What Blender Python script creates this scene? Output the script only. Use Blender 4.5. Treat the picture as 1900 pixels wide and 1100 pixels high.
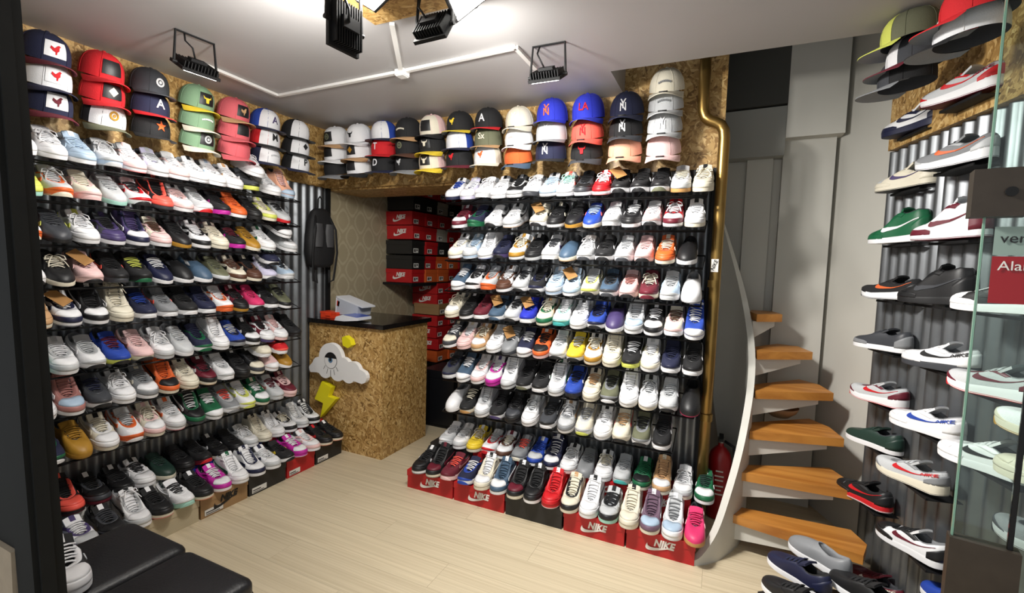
import bpy, math, random
from mathutils import Matrix, Vector
random.seed(7)
for o in list(bpy.data.objects): bpy.data.objects.remove(o)
S = bpy.context.scene
COL = S.collection

# ------------------------------------------------------------------ camera
CX, CY, FPX = 950., 550., 860.
RC = [Vector((0.90928718, 0.41505489, 0.03043457)), Vector((0.05747261, -0.05280597, -0.99694956)), Vector((-0.41218166, 0.90826261, -0.07187007))]
EYE = Vector((0, 0, 1.5))
cd = bpy.data.cameras.new('camera'); cam = bpy.data.objects.new('camera', cd); COL.objects.link(cam)
cd.sensor_fit = 'HORIZONTAL'; cd.sensor_width = 36; cd.lens = FPX / 1900 * 36; cd.clip_start = .02
r, u, b = RC[0], -RC[1], -RC[2]
cam.matrix_world = Matrix(((r.x, u.x, b.x, EYE.x), (r.y, u.y, b.y, EYE.y), (r.z, u.z, b.z, EYE.z), (0, 0, 0, 1)))
S.camera = cam

# ------------------------------------------------------------------ world, exposure
W = bpy.data.worlds.new('world'); S.world = W; W.use_nodes = True
W.node_tree.nodes['Background'].inputs[0].default_value = (.92, .96, 1, 1)
W.node_tree.nodes['Background'].inputs[1].default_value = .5
S.view_settings.view_transform = 'Standard'; S.view_settings.look = 'None'
S.view_settings.gamma = 1; S.view_settings.use_curve_mapping = False
S.view_settings.exposure = .64
LAMP_W = 9.

# ------------------------------------------------------------------ helpers
def ray(px, py):
    c = Vector((px - CX, py - CY, FPX))
    return Vector((RC[0][i] * c[0] + RC[1][i] * c[1] + RC[2][i] * c[2] for i in range(3)))
def pix_x(p):
    d = Vector(p) - EYE
    return CX + FPX * RC[0].dot(d) / RC[2].dot(d)
def along(px, f, lo, hi):                       # point f(t) on a shelf edge that is seen at column px
    for _ in range(50):
        m = (lo + hi) / 2
        if pix_x(f(m)) < px: lo = m
        else: hi = m
    return (lo + hi) / 2
def at(px, py, y):
    d = ray(px, py); t = y / d.y
    return EYE + d * t

class MB:
    def __init__(s): s.v = []; s.f = []
    def add(s, vs, fs):
        n = len(s.v); s.v += [tuple(v) for v in vs]; s.f += [tuple(i + n for i in f) for f in fs]; return s
    def box(s, x0, x1, y0, y1, z0, z1):
        return s.add([(x, y, z) for x in (x0, x1) for y in (y0, y1) for z in (z0, z1)],
                     [(0, 1, 3, 2), (4, 6, 7, 5), (0, 4, 5, 1), (2, 3, 7, 6), (0, 2, 6, 4), (1, 5, 7, 3)])
    def grid(s, rows, closed=False, cap=False):  # rows of points -> quads
        n = len(rows[0]); vs = [p for rw in rows for p in rw]; fs = []
        for i in range(len(rows) - 1):
            for j in range(n if closed else n - 1):
                k = (j + 1) % n
                fs.append((i * n + j, i * n + k, (i + 1) * n + k, (i + 1) * n + j))
        if cap: fs += [tuple(range(n))[::-1], tuple((len(rows) - 1) * n + j for j in range(n))]
        return s.add(vs, fs)
    def tube(s, pts, rad, n=8, flat=1.):
        pts = [Vector(p) for p in pts]; rows = []; up = None
        for i, p in enumerate(pts):
            t = (pts[min(i + 1, len(pts) - 1)] - pts[max(i - 1, 0)]).normalized()
            if up is None:
                up = Vector((0, 0, 1)) if abs(t.z) < .9 else Vector((1, 0, 0))
            a = t.cross(up)
            if a.length < 1e-4: a = t.cross(Vector((0, 1, 0)))
            a.normalize(); up = a.cross(t).normalized()
            R = rad[i] if isinstance(rad, (list, tuple)) else rad
            rows.append([p + a * R * math.cos(2 * math.pi * k / n) + up * R * flat * math.sin(2 * math.pi * k / n) for k in range(n)])
        return s.grid(rows, True, True)
    def prism(s, poly, z0, z1, fn=None):         # polygon (x,y) extruded in z
        fn = fn or (lambda x, y, z: (x, y, z)); n = len(poly)
        vs = [fn(x, y, z0) for x, y in poly] + [fn(x, y, z1) for x, y in poly]
        return s.add(vs, [tuple(range(n))[::-1], tuple(range(n, 2 * n))] + [(i, (i + 1) % n, n + (i + 1) % n, n + i) for i in range(n)])
    def mesh(s, name, smooth=False):
        m = bpy.data.meshes.new(name); m.from_pydata(s.v, [], s.f); m.materials.append(None); m.update()
        if smooth:
            m.polygons.foreach_set('use_smooth', [True] * len(m.polygons))
            if smooth == 'auto': m.set_sharp_from_angle(angle=math.radians(40))
        return m
    def build(s, name, mat, parent=None, smooth=False):
        return put(name, s.mesh(name, smooth), mat, parent)
def put(name, me, mat, parent=None):
    o = bpy.data.objects.new(name, me); COL.objects.link(o); o.parent = parent
    if not me.materials: me.materials.append(None)
    o.material_slots[0].link = 'OBJECT'; o.material_slots[0].material = mat
    return o
def tag(o, label=None, cat=None, group=None, kind=None):
    if label: o['label'] = label
    if cat: o['category'] = cat
    if group: o['group'] = group
    if kind: o['kind'] = kind
    return o
def empty(name, loc=(0, 0, 0), rot=None):
    o = bpy.data.objects.new(name, None); COL.objects.link(o); o.empty_display_size = .05
    o.matrix_world = Matrix.Translation(loc) @ (rot.to_4x4() if rot else Matrix())
    return o
def lin(c): return tuple(((x / 255) / 12.92 if x / 255 < .04045 else ((x / 255 + .055) / 1.055) ** 2.4) for x in c)

MC = {}
def pm(name, rgb, rough=.5, metal=0., var=0., scale=60., bump=0., emit=0., spec=.5):
    if name in MC: return MC[name]
    m = bpy.data.materials.new(name); m.use_nodes = True; N = m.node_tree.nodes; K = m.node_tree.links
    p = N['Principled BSDF']; c = lin(rgb) + (1,)
    p.inputs['Base Color'].default_value = c; p.inputs['Roughness'].default_value = rough
    p.inputs['Metallic'].default_value = metal; p.inputs['Specular IOR Level'].default_value = spec
    if var or bump:
        tc = N.new('ShaderNodeTexCoord'); nz = N.new('ShaderNodeTexNoise'); nz.inputs['Scale'].default_value = scale; nz.inputs['Detail'].default_value = 4
        K.new(tc.outputs['Object'], nz.inputs['Vector'])
        if var:
            mx = N.new('ShaderNodeMix'); mx.data_type = 'RGBA'
            mx.inputs[6].default_value = tuple(x * (1 - var) for x in c[:3]) + (1,); mx.inputs[7].default_value = tuple(min(1, x * (1 + var)) for x in c[:3]) + (1,)
            K.new(nz.outputs['Fac'], mx.inputs[0]); K.new(mx.outputs[2], p.inputs['Base Color'])
        if bump:
            bp = N.new('ShaderNodeBump'); bp.inputs['Strength'].default_value = bump; bp.inputs['Distance'].default_value = .01
            K.new(nz.outputs['Fac'], bp.inputs['Height']); K.new(bp.outputs[0], p.inputs['Normal'])
    if emit:
        p.inputs['Emission Color'].default_value = c; p.inputs['Emission Strength'].default_value = emit
    MC[name] = m; return m

def osb_material():
    m = bpy.data.materials.new('osb'); m.use_nodes = True; N = m.node_tree.nodes; K = m.node_tree.links; p = N['Principled BSDF']
    tc = N.new('ShaderNodeTexCoord'); nz = N.new('ShaderNodeTexNoise'); nz.inputs['Scale'].default_value = 9
    K.new(tc.outputs['Object'], nz.inputs['Vector'])
    wp = N.new('ShaderNodeMix'); wp.data_type = 'RGBA'; wp.inputs[0].default_value = .07
    K.new(tc.outputs['Object'], wp.inputs[6]); K.new(nz.outputs['Color'], wp.inputs[7])
    last = None
    for rot, sc in (((.2, .5, .3), (17, 75, 75)), ((1.1, .3, -.7), (70, 18, 70)), ((.6, -.8, 1.4), (76, 70, 19)), ((-.9, 1.2, .4), (20, 85, 85)), ((.4, .9, 2.2), (80, 21, 80))):
        mp = N.new('ShaderNodeMapping'); mp.inputs['Rotation'].default_value = rot; mp.inputs['Scale'].default_value = sc
        mp.vector_type = 'TEXTURE'; mp.inputs['Scale'].default_value = tuple(1 / s for s in sc)
        vo = N.new('ShaderNodeTexVoronoi'); vo.inputs['Scale'].default_value = 1
        K.new(wp.outputs[2], mp.inputs['Vector']); K.new(mp.outputs[0], vo.inputs['Vector'])
        sp = N.new('ShaderNodeSeparateColor'); K.new(vo.outputs['Color'], sp.inputs[0])
        if last is None: last = (sp.outputs[0], sp.outputs[1])
        else:
            gt = N.new('ShaderNodeMath'); gt.operation = 'GREATER_THAN'; K.new(sp.outputs[0], gt.inputs[0]); K.new(last[0], gt.inputs[1])
            mxa = N.new('ShaderNodeMath'); mxa.operation = 'MAXIMUM'; K.new(sp.outputs[0], mxa.inputs[0]); K.new(last[0], mxa.inputs[1])
            mv = N.new('ShaderNodeMix'); K.new(gt.outputs[0], mv.inputs[0]); K.new(last[1], mv.inputs[2]); K.new(sp.outputs[1], mv.inputs[3])
            last = (mxa.outputs[0], mv.outputs[0])
    cr = N.new('ShaderNodeValToRGB'); e = cr.color_ramp.elements
    e[0].position = 0; e[0].color = lin((122, 90, 46)) + (1,); e[1].position = 1; e[1].color = lin((216, 186, 130)) + (1,)
    for ps, c in ((.14, (150, 114, 62)), (.5, (178, 141, 83)), (.85, (196, 162, 104))):
        q = e.new(ps); q.color = lin(c) + (1,)
    K.new(last[1], cr.inputs[0]); K.new(cr.outputs[0], p.inputs['Base Color'])
    bp = N.new('ShaderNodeBump'); bp.inputs['Strength'].default_value = .25; bp.inputs['Distance'].default_value = .004
    K.new(last[1], bp.inputs['Height']); K.new(bp.outputs[0], p.inputs['Normal']); p.inputs['Roughness'].default_value = .45
    return m
OSB = osb_material()

def wood_material(name, c0, c1, axis, rough=.45, freq=1.):
    m = bpy.data.materials.new(name); m.use_nodes = True; N = m.node_tree.nodes; K = m.node_tree.links; p = N['Principled BSDF']
    tc = N.new('ShaderNodeTexCoord'); oi = N.new('ShaderNodeObjectInfo'); va = N.new('ShaderNodeVectorMath'); va.operation = 'ADD'
    sc = N.new('ShaderNodeVectorMath'); sc.operation = 'SCALE'; cb = N.new('ShaderNodeCombineXYZ'); sc.inputs[3].default_value = 37
    for i in range(3): K.new(oi.outputs['Random'], cb.inputs[i])
    K.new(cb.outputs[0], sc.inputs[0]); K.new(tc.outputs['Object'], va.inputs[0]); K.new(sc.outputs[0], va.inputs[1])
    mp = N.new('ShaderNodeMapping'); mp.inputs['Scale'].default_value = tuple((1.2 if i == axis else 16.) * freq for i in range(3))
    nz = N.new('ShaderNodeTexNoise'); nz.inputs['Scale'].default_value = 1; nz.inputs['Detail'].default_value = 6; nz.inputs['Distortion'].default_value = .6
    K.new(va.outputs[0], mp.inputs[0]); K.new(mp.outputs[0], nz.inputs['Vector'])
    cr = N.new('ShaderNodeValToRGB'); e = cr.color_ramp.elements
    e[0].position = .28; e[0].color = lin(c0) + (1,); e[1].position = .62; e[1].color = lin(c1) + (1,)
    K.new(nz.outputs['Fac'], cr.inputs[0])
    hs = N.new('ShaderNodeHueSaturation'); mr = N.new('ShaderNodeMapRange'); mr.inputs[3].default_value = .96; mr.inputs[4].default_value = 1.03
    K.new(oi.outputs['Random'], mr.inputs[0]); K.new(mr.outputs[0], hs.inputs['Value']); K.new(cr.outputs[0], hs.inputs['Color'])
    K.new(hs.outputs[0], p.inputs['Base Color']); p.inputs['Roughness'].default_value = rough
    return m
FLOORM = wood_material('pale_oak_laminate', (184, 169, 141), (204, 190, 162), 0, .42)
TREADM = wood_material('stair_oak', (158, 98, 38), (196, 134, 62), 0, .38)

def wallpaper_material():
    m = bpy.data.materials.new('damask_wallpaper'); m.use_nodes = True; N = m.node_tree.nodes; K = m.node_tree.links; p = N['Principled BSDF']
    tc = N.new('ShaderNodeTexCoord'); sp = N.new('ShaderNodeSeparateXYZ'); K.new(tc.outputs['Object'], sp.inputs[0])
    def M(op, a, b=None):
        n = N.new('ShaderNodeMath'); n.operation = op
        for i, x in enumerate((a, b)):
            if x is None: continue
            if isinstance(x, (int, float)): n.inputs[i].default_value = x
            else: K.new(x, n.inputs[i])
        return n.outputs[0]
    y, z = sp.outputs[1], sp.outputs[2]
    ky, kz = M('MULTIPLY', y, 2 * math.pi / .21), M('MULTIPLY', z, 2 * math.pi / .28)
    a = M('ADD', M('COSINE', ky), M('COSINE', kz))
    bq = M('ABSOLUTE', M('SUBTRACT', M('ABSOLUTE', a), .55))
    nz = N.new('ShaderNodeTexNoise'); nz.inputs['Scale'].default_value = 55; K.new(tc.outputs['Object'], nz.inputs['Vector'])
    f = M('LESS_THAN', M('ADD', bq, M('MULTIPLY', nz.outputs['Fac'], .5)), .52)
    mx = N.new('ShaderNodeMix'); mx.data_type = 'RGBA'; K.new(f, mx.inputs[0])
    mx.inputs[6].default_value = lin((158, 147, 120)) + (1,); mx.inputs[7].default_value = lin((172, 161, 134)) + (1,)
    K.new(mx.outputs[2], p.inputs['Base Color']); p.inputs['Roughness'].default_value = .55
    return m
WALLPAPER = wallpaper_material()
def galvanised():
    m = pm('galvanised_steel', (120, 123, 126), .42, .8, .22, 14, 0)
    return m
STEEL = galvanised()
WHITEP = pm('white_plaster', (206, 206, 204), .7, var=.03, scale=5)
CEILM = pm('ceiling_paint', (172, 170, 170), .55, var=.04, scale=3)
GREYWALL = pm('stairwell_paint', (190, 188, 180), .6, var=.05, scale=4)
BLACKM = pm('black_metal', (20, 20, 21), .6, 0, spec=.3)
BLACKW = pm('black_wire', (20, 20, 21), .35, .5)
GLASSF = pm('lamp_glass_lit', (255, 252, 244), .3, emit=14.)

def text_mesh(body, size, extrude=.001, shear=0., bold=0., key={}):
    k = (body, size, extrude, shear, bold)
    if k in key: return key[k]
    c = bpy.data.curves.new('lettering', 'FONT'); c.body = body; c.size = size; c.extrude = extrude; c.shear = shear; c.offset = bold
    c.align_x = 'CENTER'; c.align_y = 'CENTER'; c.resolution_u = 3
    o = bpy.data.objects.new('lettering', c); COL.objects.link(o)
    dg = bpy.context.evaluated_depsgraph_get(); dg.update()
    me = bpy.data.meshes.new_from_object(o.evaluated_get(dg)); bpy.data.objects.remove(o)
    me.materials.clear(); me.materials.append(None)
    key[k] = me; return me

def tick_poly(n=10):                             # the curved tick on boxes: tail right and up, hook left
    lo, up = [], []
    for i in range(n + 1):
        t = i / n
        q = lambda a, b_, c, d: (1 - t) ** 3 * a + 3 * t * (1 - t) ** 2 * b_ + 3 * t * t * (1 - t) * c + t ** 3 * d
        lo.append((q(.5, -.15, -.62, -.40), q(.17, -.14, -.26, .12)))
        up.append((q(.5, 0., -.42, -.40), q(.17, .03, -.12, .12)))
    return lo, up
def tick_mesh(w, th=.0012, cache={}):
    if (w, th) in cache: return cache[(w, th)]
    lo, up = tick_poly(); mb = MB()
    rows = [[(a[0] * w, a[1] * w, 0), (a[0] * w, a[1] * w, th), (b_[0] * w, b_[1] * w, th), (b_[0] * w, b_[1] * w, 0)] for a, b_ in zip(lo, up)]
    mb.grid(rows, True, True); cache[(w, th)] = mb.mesh('tick_logo'); return cache[(w, th)]

# ------------------------------------------------------------------ colours of goods
CC = dict(W=('white', (228, 228, 230)), O=('cream', (218, 211, 192)), G=('light grey', (186, 188, 190)), M=('grey', (128, 130, 133)), D=('charcoal', (58, 60, 65)),
          K=('black', (24, 24, 26)), N=('navy', (26, 30, 58)), B=('blue', (34, 66, 158)), C=('pale blue', (166, 186, 206)), R=('red', (196, 26, 34)), U=('burgundy', (98, 24, 40)),
          P=('pale pink', (224, 188, 186)), H=('hot pink', (208, 50, 104)), V=('purple', (68, 56, 100)), E=('green', (20, 92, 58)), Y=('yellow', (226, 196, 52)), A=('orange', (216, 98, 44)),
          T=('tan', (190, 150, 108)), S=('brown', (84, 54, 40)), I=('mint', (158, 206, 192)), L=('lime', (202, 208, 96)), F=('fuchsia', (184, 38, 150)), J=('mustard', (168, 124, 40)),
          Q=('dusty rose', (166, 112, 106)), X=('coral', (240, 92, 78)), Z=('slate blue', (64, 86, 108)))
CC['0'] = ('mauve', (104, 80, 98)); CC['1'] = ('gum brown', (186, 140, 84)); CC['2'] = ('olive', (100, 102, 80)); CC['3'] = ('lilac', (196, 192, 216)); CC['4'] = ('teal', (64, 164, 160)); CC['5'] = ('sage green', (120, 152, 120)); CC['6'] = ('salmon pink', (208, 96, 104)); CC['7'] = ('royal blue', (32, 44, 170)); CC['8'] = ('dark green', (30, 54, 46)); CC['9'] = ('peach', (226, 168, 140))
def gm(c, kind='leather'):
    n, rgb = CC[c]
    if kind == 'leather': return pm(f'leather {n}', rgb, .48, var=.05, scale=90)
    if kind == 'cloth': return pm(f'cloth {n}', rgb, .85, var=.10, scale=260, bump=.15)
    if kind == 'rubber': return pm(f'rubber {n}', rgb, .55, var=.03, scale=50)
    return pm(f'lace {n}', rgb, .9, var=.06, scale=300)

# ================================================================== STRUCTURE
def struct(name, mb, mat, parent=None, smooth=False):
    o = mb.build(name, mat, parent, smooth)
    if parent is None: tag(o, kind='structure')
    return o
XL, YB, ZC, ZO = -3.0, 2.86, 2.52, 2.06          # left wall, back partition, ceiling, lower edge of the OSB bands
# floor: planks over a screed
fl = struct('floor', MB().box(-3.2, 2.2, -.6, 5.4, -.12, -.012), pm('screed', (110, 100, 84), .8))
pme = MB().box(-.5, .5, -.5, .5, -.5, .5).mesh('plank')
pw = .192
for i in range(32):
    y0 = -.6 + i * pw; x = -3.2 - (i * .47) % 1.28
    while x < 2.2:
        a, b_ = max(x, -3.2), min(x + 1.28, 2.2)
        if b_ - a > .03:
            o = put('plank', pme, FLOORM, fl); o.location = ((a + b_) / 2, y0 + pw / 2, -.006); o.scale = (b_ - a - .0008, pw - .0007, .012)
        x += 1.28
# ceiling with the opening over the stairs
ce = struct('ceiling', MB().prism([(-3.2, .3), (2.2, .3), (2.2, 2.49), (-.6, 2.49), (-.6, YB), (-3.2, YB)], ZC, ZC + .28), CEILM)
MB().box(-3.2, -.05, YB + .1, 5.4, ZC, ZC + .2).build('storeroom_ceiling', CEILM, ce)
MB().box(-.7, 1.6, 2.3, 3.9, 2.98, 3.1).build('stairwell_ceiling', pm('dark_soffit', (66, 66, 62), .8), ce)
def corrugated(p0, p1, z0, z1, parent, nrm, width=.86, amp=.011, pitch=.076):
    p0, p1 = Vector(p0), Vector(p1); L = (p1 - p0).length; d = (p1 - p0) / L; nrm = Vector(nrm).normalized(); s = 0
    while s < L - .02:
        e = min(s + width, L); n = max(8, int((e - s) / pitch * 8)); rows = []
        for zz in (z0, z1):
            rows.append([p0.to_3d() * 0 + Vector((p0.x, p0.y, zz)) + Vector((d.x, d.y, 0)) * (s + (e - s) * i / n) + Vector((nrm.x, nrm.y, 0)) * (amp * math.sin(2 * math.pi * (s + (e - s) * i / n) / pitch) + amp + .002 + (.0015 if int(s / width) % 2 else 0)) for i in range(n + 1)])
        MB().grid(rows).build('corrugated_sheet', STEEL, parent, True)
        s = e
# left wall
wl = struct('wall_left', MB().box(XL - .15, XL, .3, 5.4, 0, ZC), WHITEP)
corrugated((XL, .5), (XL, YB - .01), 0, ZO + .01, wl, (1, 0))
for y0, y1 in ((.5, 1.28), (1.282, YB - .002)):
    MB().box(XL, XL + .03, y0, y1, ZO, ZC).build('osb_board', OSB, wl)
MB().box(XL, XL + .006, YB + .02, 5.2, 0, ZC).build('wallpaper', WALLPAPER, wl)
MB().box(XL, XL + .035, YB - .012, YB + .018, 0, ZO).build('corner_strip', BLACKM, wl)
# back partition: OSB band, header over the passage, rack wall with steel sheets
wb = struct('wall_back', MB().box(-1.70, -.06, YB + .03, YB + .10, 0, ZO).box(-3.0, -.06, YB + .03, YB + .10, ZO, ZC).box(-.6, -.06, YB + .03, YB + .1, ZC, 2.98), WHITEP)
for x0, x1, z1 in ((XL + .03, -1.9, ZC), (-1.898, -.602, ZC), (-.6, -.04, 2.97)):
    MB().box(x0, x1, YB - .0, YB + .03, ZO, z1).build('osb_board', OSB, wb)
MB().box(-3.0 + .01, -1.72, YB + .03, YB + .42, ZO - .015, ZO).build('osb_board', OSB, wb)
MB().box(-.085, -.06, YB - .03, YB + .1, 0, ZO).build('edge_strip', BLACKM, wb)
corrugated((-1.72, YB + .03), (-.086, YB + .03), 0, ZO + .008, wb, (0, -1))
# storeroom behind, stairwell
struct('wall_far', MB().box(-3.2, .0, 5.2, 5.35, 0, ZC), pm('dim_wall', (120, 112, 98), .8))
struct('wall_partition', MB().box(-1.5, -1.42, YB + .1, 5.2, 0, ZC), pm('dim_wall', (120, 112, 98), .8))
ws = struct('wall_stairwell', MB().prism([(-.5, 3.55), (.585, 3.46), (.78, 3.02), (.95, 3.06), (.8, 3.7), (-.5, 3.75)], 0, 2.98), GREYWALL)
MB().prism([(.30, 3.42), (.575, 3.40), (.575, 3.50), (.30, 3.52)], 0, 2.32).build('pilaster', GREYWALL, ws)
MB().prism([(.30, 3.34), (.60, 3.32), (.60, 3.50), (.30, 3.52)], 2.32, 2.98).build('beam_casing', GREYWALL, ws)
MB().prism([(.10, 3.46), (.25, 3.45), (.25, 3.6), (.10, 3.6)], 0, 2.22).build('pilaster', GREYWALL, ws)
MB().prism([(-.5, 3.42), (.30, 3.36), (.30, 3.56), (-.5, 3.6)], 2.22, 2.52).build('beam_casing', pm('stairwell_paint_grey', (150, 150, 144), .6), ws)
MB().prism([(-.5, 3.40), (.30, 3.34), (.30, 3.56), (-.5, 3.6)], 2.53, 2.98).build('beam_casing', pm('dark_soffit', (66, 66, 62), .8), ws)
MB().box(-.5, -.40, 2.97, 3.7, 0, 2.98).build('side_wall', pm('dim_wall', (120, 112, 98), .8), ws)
# right wall with steel sheets (runs slightly askew towards the camera)
RW0, RWD = Vector((.755, 3.0)), Vector((.21, -1)).normalized(); RWN = Vector((-RWD.y, RWD.x)) * -1
if RWN.x > 0: RWN = -RWN
def rw(t, off=0., z=0.): q = RW0 + RWD * t + RWN * off; return Vector((q.x, q.y, z))
q = [rw(0, -.005), rw(2.6, -.005), rw(2.6, -.16), rw(0, -.16)]
wr = struct('wall_right', MB().prism([(p.x, p.y) for p in q], 0, ZC), WHITEP)
for t0, t1 in ((0, .43), (.432, 1.3), (1.302, 2.4)):
    corrugated(rw(t0).xy, rw(t1).xy, 0, 2.12, wr, RWN)
q = [rw(.04, .0), rw(2.4, .0), rw(2.4, .045), rw(.04, .045)]
MB().prism([(p.x, p.y) for p in q], 2.12, ZC - .002).build('osb_board', OSB, wr)
# left door jamb (dark steel post) with the outer wall beside it
POSTM = pm('black_post', (24, 24, 22), .75, 0, .25, 20, spec=.2)
px_ = lambda x, z: x - .075 * (z - .83)          # the post stands slightly out of plumb
def post(x0, x1, y0, y1, z0, z1): return MB().add([(px_(x, z), y, z) for x in (x0, x1) for y in (y0, y1) for z in (z0, z1)], [(0, 1, 3, 2), (4, 6, 7, 5), (0, 4, 5, 1), (2, 3, 7, 6), (0, 2, 6, 4), (1, 5, 7, 3)])
jb = struct('door_1', post(-1.455, -1.372, .465, .52, 0, ZC), POSTM)
post(-1.3715, -1.362, .475, .50, 0, ZC).build('door_stop', POSTM, jb)
post(-1.405, -1.39, .460, .4648, 1.72, 1.76).build('lock_plate', pm('brushed_steel', (150, 148, 140), .35, .8), jb)
wf = struct('wall_front', post(-3.2, -1.457, .47, .52, .80, ZC), POSTM)
MB().box(-3.2, -1.458, .46, .52, 0, .798).build('plinth_wall', pm('outer_plaster', (158, 142, 120), .85, var=.12, scale=30, bump=.3), wf)

# ================================================================== FIXTURES
# counter
cr_ = empty('sales_counter', (-2.62, 2.95, 0)); tag(cr_, 'OSB sales counter with black top and cloud sign', 'counter')
CTP = lambda x, y, z: (x + 2.62, y - 2.95, z)
def cbox(name, mat, x0, x1, y0, y1, z0, z1):
    a, b_ = CTP(x0, y0, z0), CTP(x1, y1, z1); return MB().box(a[0], b_[0], a[1], b_[1], a[2], b_[2]).build(name, mat, cr_)
cbox('front_panel', OSB, -2.985, -2.25, 2.68, 2.70, 0, .985)
cbox('side_panel', OSB, -2.27, -2.249, 2.701, 3.245, 0, .985)
cbox('inner_shelf', OSB, -2.98, -2.272, 2.702, 3.2, .42, .44)
cbox('counter_top', pm('black_granite', (20, 18, 18), .12, var=.3, scale=25), -2.985, -2.225, 2.655, 3.27, .986, 1.02)
# cloud sign pieces fixed on the counter front
def cloud_pts(grow=0.):
    cs = [(-2.885, .63, .038), (-2.825, .665, .062), (-2.70, .73, .118), (-2.575, .675, .075), (-2.475, .66, .068), (-2.395, .625, .052), (-2.755, .645, .075), (-2.63, .64, .078), (-2.52, .625, .065)]
    cx, cz = -2.66, .665; out = []
    for k in range(96):
        a = 2 * math.pi * k / 96; dx, dz = math.cos(a), math.sin(a); best = 0
        for x, z, r_ in cs:
            px_, pz_ = x - cx, z - cz; pb = px_ * dx + pz_ * dz; dd = px_ ** 2 + pz_ ** 2 - pb ** 2; rr = r_ + grow
            if dd < rr * rr: best = max(best, pb + math.sqrt(rr * rr - dd))
        out.append((cx + dx * best, cz + dz * best))
    return out
cl = empty('cloud_sign', (-2.66, 2.68, .665)); tag(cl, 'white cut-out cloud sign with a half-closed eye on the counter front', 'sign')
cf = lambda x, z, y: (x + 2.66, y - 2.68, z - .665)
WSIGN = pm('white_foam', (226, 226, 226), .6)
MB().prism(cloud_pts(), 2.655, 2.62, cf).build('cloud_board', WSIGN, cl)
INK = pm('black_ink', (18, 18, 20), .6)
circ = lambda cx, cz, r_, a0=0, a1=360, n=24: [(cx + r_ * math.cos(math.radians(a0 + (a1 - a0) * i / n)), cz + r_ * math.sin(math.radians(a0 + (a1 - a0) * i / n))) for i in range(n if a1 - a0 == 360 else n + 1)]
EX, EZ = -2.695, .715
MB().prism(circ(EX, EZ, .064), 2.62, 2.6185, cf).build('eye_outline', INK, cl)
MB().prism(circ(EX, EZ, .0605), 2.6185, 2.617, cf).build('eye_white', WSIGN, cl); ew = [c for c in cl.children if c.name.startswith('eye_white')][0]
MB().prism(circ(EX, EZ, .062, 18, 162), 2.617, 2.6155, cf).build('eyelid', INK, ew)
MB().prism(circ(EX, EZ + .004, .022, 180, 360) + [(EX + .018, EZ + .02), (EX - .018, EZ + .02)], 2.617, 2.6158, cf).build('iris', pm('iris_blue', (84, 120, 150), .5), ew)
MB().prism(circ(EX, EZ + .006, .010, 180, 360) + [(EX + .008, EZ + .02), (EX - .008, EZ + .02)], 2.6158, 2.6145, cf).build('pupil', INK, ew)
for dx, ln in ((-.055, .03), (-.03, .04), (.0, .048), (.03, .04), (.055, .03)):
    x, z = EX + dx, EZ - math.sqrt(max(.0001, .066 ** 2 - dx * dx)) - .008; sx = dx * .35
    MB().prism([(x - .0014, z), (x + .0014, z), (x + .0014 + sx, z - ln), (x - .0014 + sx, z - ln)], 2.62, 2.6185, cf).build('eyelash', INK, cl)
YELM = pm('yellow_foam', (226, 214, 24), .55)
bo = empty('bolt_sign', (-2.79, 2.68, .39)); tag(bo, 'yellow lightning bolt cut-out on the counter front', 'sign')
bf = lambda x, z, y: (x + 2.79, y - 2.68, z - .39)
MB().prism([(-2.80, .535), (-2.70, .50), (-2.735, .425), (-2.655, .415), (-2.815, .245), (-2.785, .365), (-2.875, .385)], 2.675, 2.63, bf).build('bolt_board', YELM, bo)
sp = empty('spark_sign', (-2.545, 2.68, .87)); tag(sp, 'small yellow polygon cut-out above the cloud on the counter', 'sign')
MB().prism([(-.05, .03), (-.02, .045), (.03, .02), (.045, -.02), (.01, -.045), (-.04, -.03)], -.005, -.05, lambda x, z, y: (x, y, z)).build('spark_board', YELM, sp)
# things on the counter
o = empty('orange_case', (-2.86, 2.80, 1.02)); tag(o, 'small flat orange plastic case on the counter', 'box')
ORG = pm('orange_plastic', (226, 66, 32), .4)
MB().box(-.085, .085, -.045, .045, 0, .03).build('case_base', ORG, o); MB().box(-.088, .088, -.048, .048, .0305, .046).build('case_lid', ORG, o)
MB().box(-.025, .025, -.053, -.0485, .015, .038).build('clasp', ORG, o)
GWH = pm('white_plastic', (214, 216, 222), .4)
o = empty('card_display', (-2.68, 2.86, 1.02)); tag(o, 'tilted white acrylic tray on the counter top', 'tray')
q = lambda pts, nm, m=GWH: MB().prism(pts, -.075, .075, lambda x, z, y: (x, y, z)).build(nm, m, o)
q([(-.14, .0), (-.13, 0), (-.12, .17), (-.13, .17)], 'end_panel'); q([(-.13, .165), (-.13, .175), (.14, .105), (.14, .095)], 'top_panel')
q([(-.12, .03), (-.11, .16), (.10, .104), (.09, .03)], 'tray_body', pm('clouded_plastic', (176, 180, 190), .3))
q([(-.122, .1), (-.119, .14), (-.09, .132), (-.1, .09)], 'orange_sticker', ORG)
o = empty('card_reader', (-2.60, 2.735, 1.02)); tag(o, 'white card reader lying in front of the tray on the counter', 'terminal')
q([(-.10, 0), (-.085, .03), (-.02, .048), (.13, .035), (.13, .014), (.0, 0)], 'reader_body'); q([(-.01, .0485), (.12, .0365), (.12, .0385), (-.01, .0505)], 'screen_strip', pm('blue_screen', (70, 90, 170), .2))

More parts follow.
